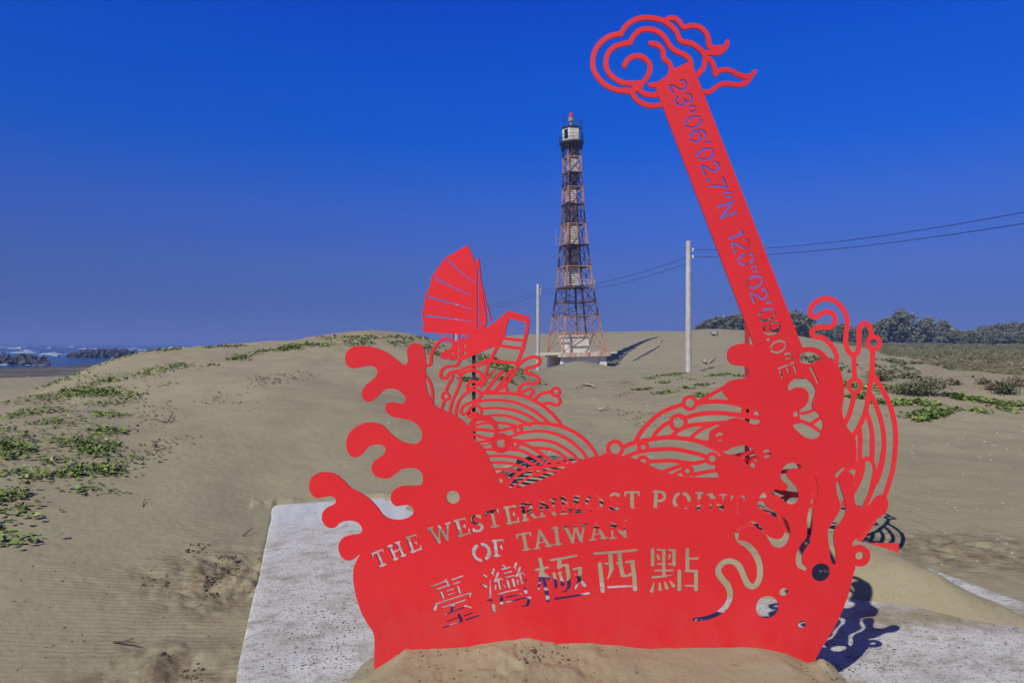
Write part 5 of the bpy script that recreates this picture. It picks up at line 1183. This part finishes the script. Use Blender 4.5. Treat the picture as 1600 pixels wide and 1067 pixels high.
stick('twig', [(178, 1005), (192, 1010), (210, 1017)], .006, 'dark_twig', 'short dark twig on the bare sand at lower left', 'twig', ((1, .05, .01),))
stick('twig', [(223, 792), (227, 784), (236, 787)], .004, 'dark_twig', 'tiny bent twig on the rippled sand below the creeper', 'twig')
stick('twig', [(380, 838), (388, 835), (395, 833)], .006, 'dark_twig', 'dark twig on the sand left of the slab corner', 'twig')
stick('twig', [(240, 655), (262, 662), (270, 650)], .008, 'dark_twig', 'forked dark twig on the slope right of the creeper', 'twig', ((1, .05, .12),))
stick('driftwood', [(1098, 566), (1106, 569), (1118, 561)], .09, 'driftwood', 'pale forked driftwood right of the nearer utility pole', 'driftwood', ((1, .1, -.15), (1, -.3, .3)))
stick('driftwood', [(914, 602), (921, 604), (928, 607)], .04, 'driftwood', 'pale driftwood on the slope below the tower', 'driftwood')
stick('driftwood', [(1112, 522), (1117, 525), (1121, 523)], .22, 'driftwood', 'white driftwood on the far sand hill left of the plank', 'driftwood')
stick('driftwood', [(1030, 537), (1035, 533), (1040, 532)], .13, 'driftwood', 'white debris high on the far sand hill beside the pole', 'driftwood')
stick('driftwood', [(936, 642), (942, 642), (950, 640)], .03, 'driftwood', 'small white chip on the sand between tower and red waves', 'driftwood')
def sheet(name, pts, wid, mat, label, cat):
    """ragged strip lying on the slope"""
    W = [ray_ground(*p) for p in pts]; Q = np.array(spline(W, False, 6)); V = []; F = []
    for i, q in enumerate(Q):
        d = Q[min(i+1, len(Q)-1)]-Q[max(i-1, 0)]; s_ = np.array([-d[1], d[0]]); s_ = s_/np.linalg.norm(s_); ww = wid*(.35+.65*math.sin(PI*(i+.6)/len(Q)))*(1+.3*float(vnoise(i*.7, 3, 2)))
        for j in range(5):
            xy = q[:2]+s_*ww*(j/4-.5); V.append((xy[0], xy[1], float(height(xy[0], xy[1], False))+.03+.05*abs(float(vnoise(i*.8, j*1.3, 7)))))
    for i in range(len(Q)-1):
        for j in range(4): a_ = i*5+j; F.append((a_, a_+1, a_+6, a_+5))
    o = mesh_from(name, V, F, M[mat], smooth=True); so = o.modifiers.new('thick', 'SOLIDIFY'); so.thickness = .02; tag(o, label, cat)
sheet('sheeting', [(990, 564), (1005, 556), (1018, 548), (1030, 541)], 1.3, 'tarp_dark', 'dark half buried strip of sheeting on the far sand hill', 'sheeting')
def chips(name, label, regions, size, mat, kind='stuff', squash=.5):
    V = []; F = []
    for (x0, y0, x1, y1, n) in regions:
        P = ground_many(rng.uniform(x0, x1, n), rng.uniform(y0, y1, n)); P = P[~np.isnan(P[:, 0])]
        P[:, 2] = height(P[:, 0], P[:, 1], True)
        u, v = slab_uv(P[:, 0], P[:, 1]); ins = (u > U0+.03) & (u < U1-.03) & (v < V1-.03) & (v > V0); P[:, 2] = np.where(ins, np.maximum(P[:, 2], 0), P[:, 2])
        for p in P:
            s = size*rng.uniform(.5, 1.5)*(1+max(0, p[1]-8)/14); b = len(V); q = rng.normal(0, .25, (8, 3))
            for k in range(8):
                V.append((p[0]+s*((k & 1)-.5+q[k, 0]), p[1]+s*((k >> 1 & 1)-.5+q[k, 1]), p[2]+s*squash*((k >> 2)-.3+q[k, 2])))
            F += [(b, b+2, b+3, b+1), (b+4, b+5, b+7, b+6), (b, b+1, b+5, b+4), (b+2, b+6, b+7, b+3), (b, b+4, b+6, b+2), (b+1, b+3, b+7, b+5)]
    return tag(mesh_from(name, V, F, M[mat]), label, 'litter', kind=kind)
chips('shell_litter', 'white shell fragments and litter flecks scattered over the sand', [(1480, 655, 1600, 720, 45), (1420, 690, 1600, 800, 24), (1000, 540, 1060, 560, 26), (30, 570, 200, 600, 6), (560, 620, 760, 700, 14), (850, 620, 1050, 720, 40), (1430, 830, 1600, 900, 10), (940, 520, 1180, 560, 20)], .010, 'shell_white')
chips('dark_crumbs', 'small dark crumbs and bits of stalk lying on the sand', [(150, 600, 520, 720, 120), (20, 860, 400, 1060, 60), (1410, 650, 1600, 800, 60), (850, 600, 1060, 720, 70), (220, 860, 370, 940, 40)], .007, 'dark_twig')
chips('heap_crumbs', 'small damp crumbs on the sand heap in front of the red panel', [(560, 1015, 1000, 1066, 60), (805, 1008, 890, 1040, 60), (1240, 1008, 1340, 1066, 50)], .0055, 'damp_clod')
chips('slab_gravel', 'dark pebbles and grit lying on the white slab', [(400, 800, 560, 1066, 160), (450, 940, 560, 1066, 160), (1340, 970, 1600, 1066, 110), (1300, 1020, 1420, 1066, 60)], .0055, 'damp_clod')
chips('sand_clods', 'dark damp sand clods at the crumbled hollow left of the slab', [(290, 850, 330, 862, 30), (335, 870, 375, 900, 60), (318, 905, 345, 930, 50), (220, 900, 262, 915, 12), (250, 1020, 262, 1030, 8), (280, 1040, 320, 1060, 14), (828, 1016, 836, 1021, 5), (1264, 1006, 1280, 1022, 14)], .011, 'damp_clod', squash=.7)
# ---------------------------------------------------------------- sea haze
hz_m = bpy.data.materials.new('haze'); hz_m.use_nodes = True; hn = hz_m.node_tree; hn.nodes.clear()
vp = hn.nodes.new('ShaderNodeVolumePrincipled'); ho = hn.nodes.new('ShaderNodeOutputMaterial'); hn.links.new(vp.outputs[0], ho.inputs['Volume'])
vp.inputs['Color'].default_value = (.32, .46, .92, 1); vp.inputs['Density'].default_value = .0008; vp.inputs['Anisotropy'].default_value = 0
tag(MB().box(-46000, 46000, -2500, 46000, -11, 38).build('haze', hz_m), kind='stuff')
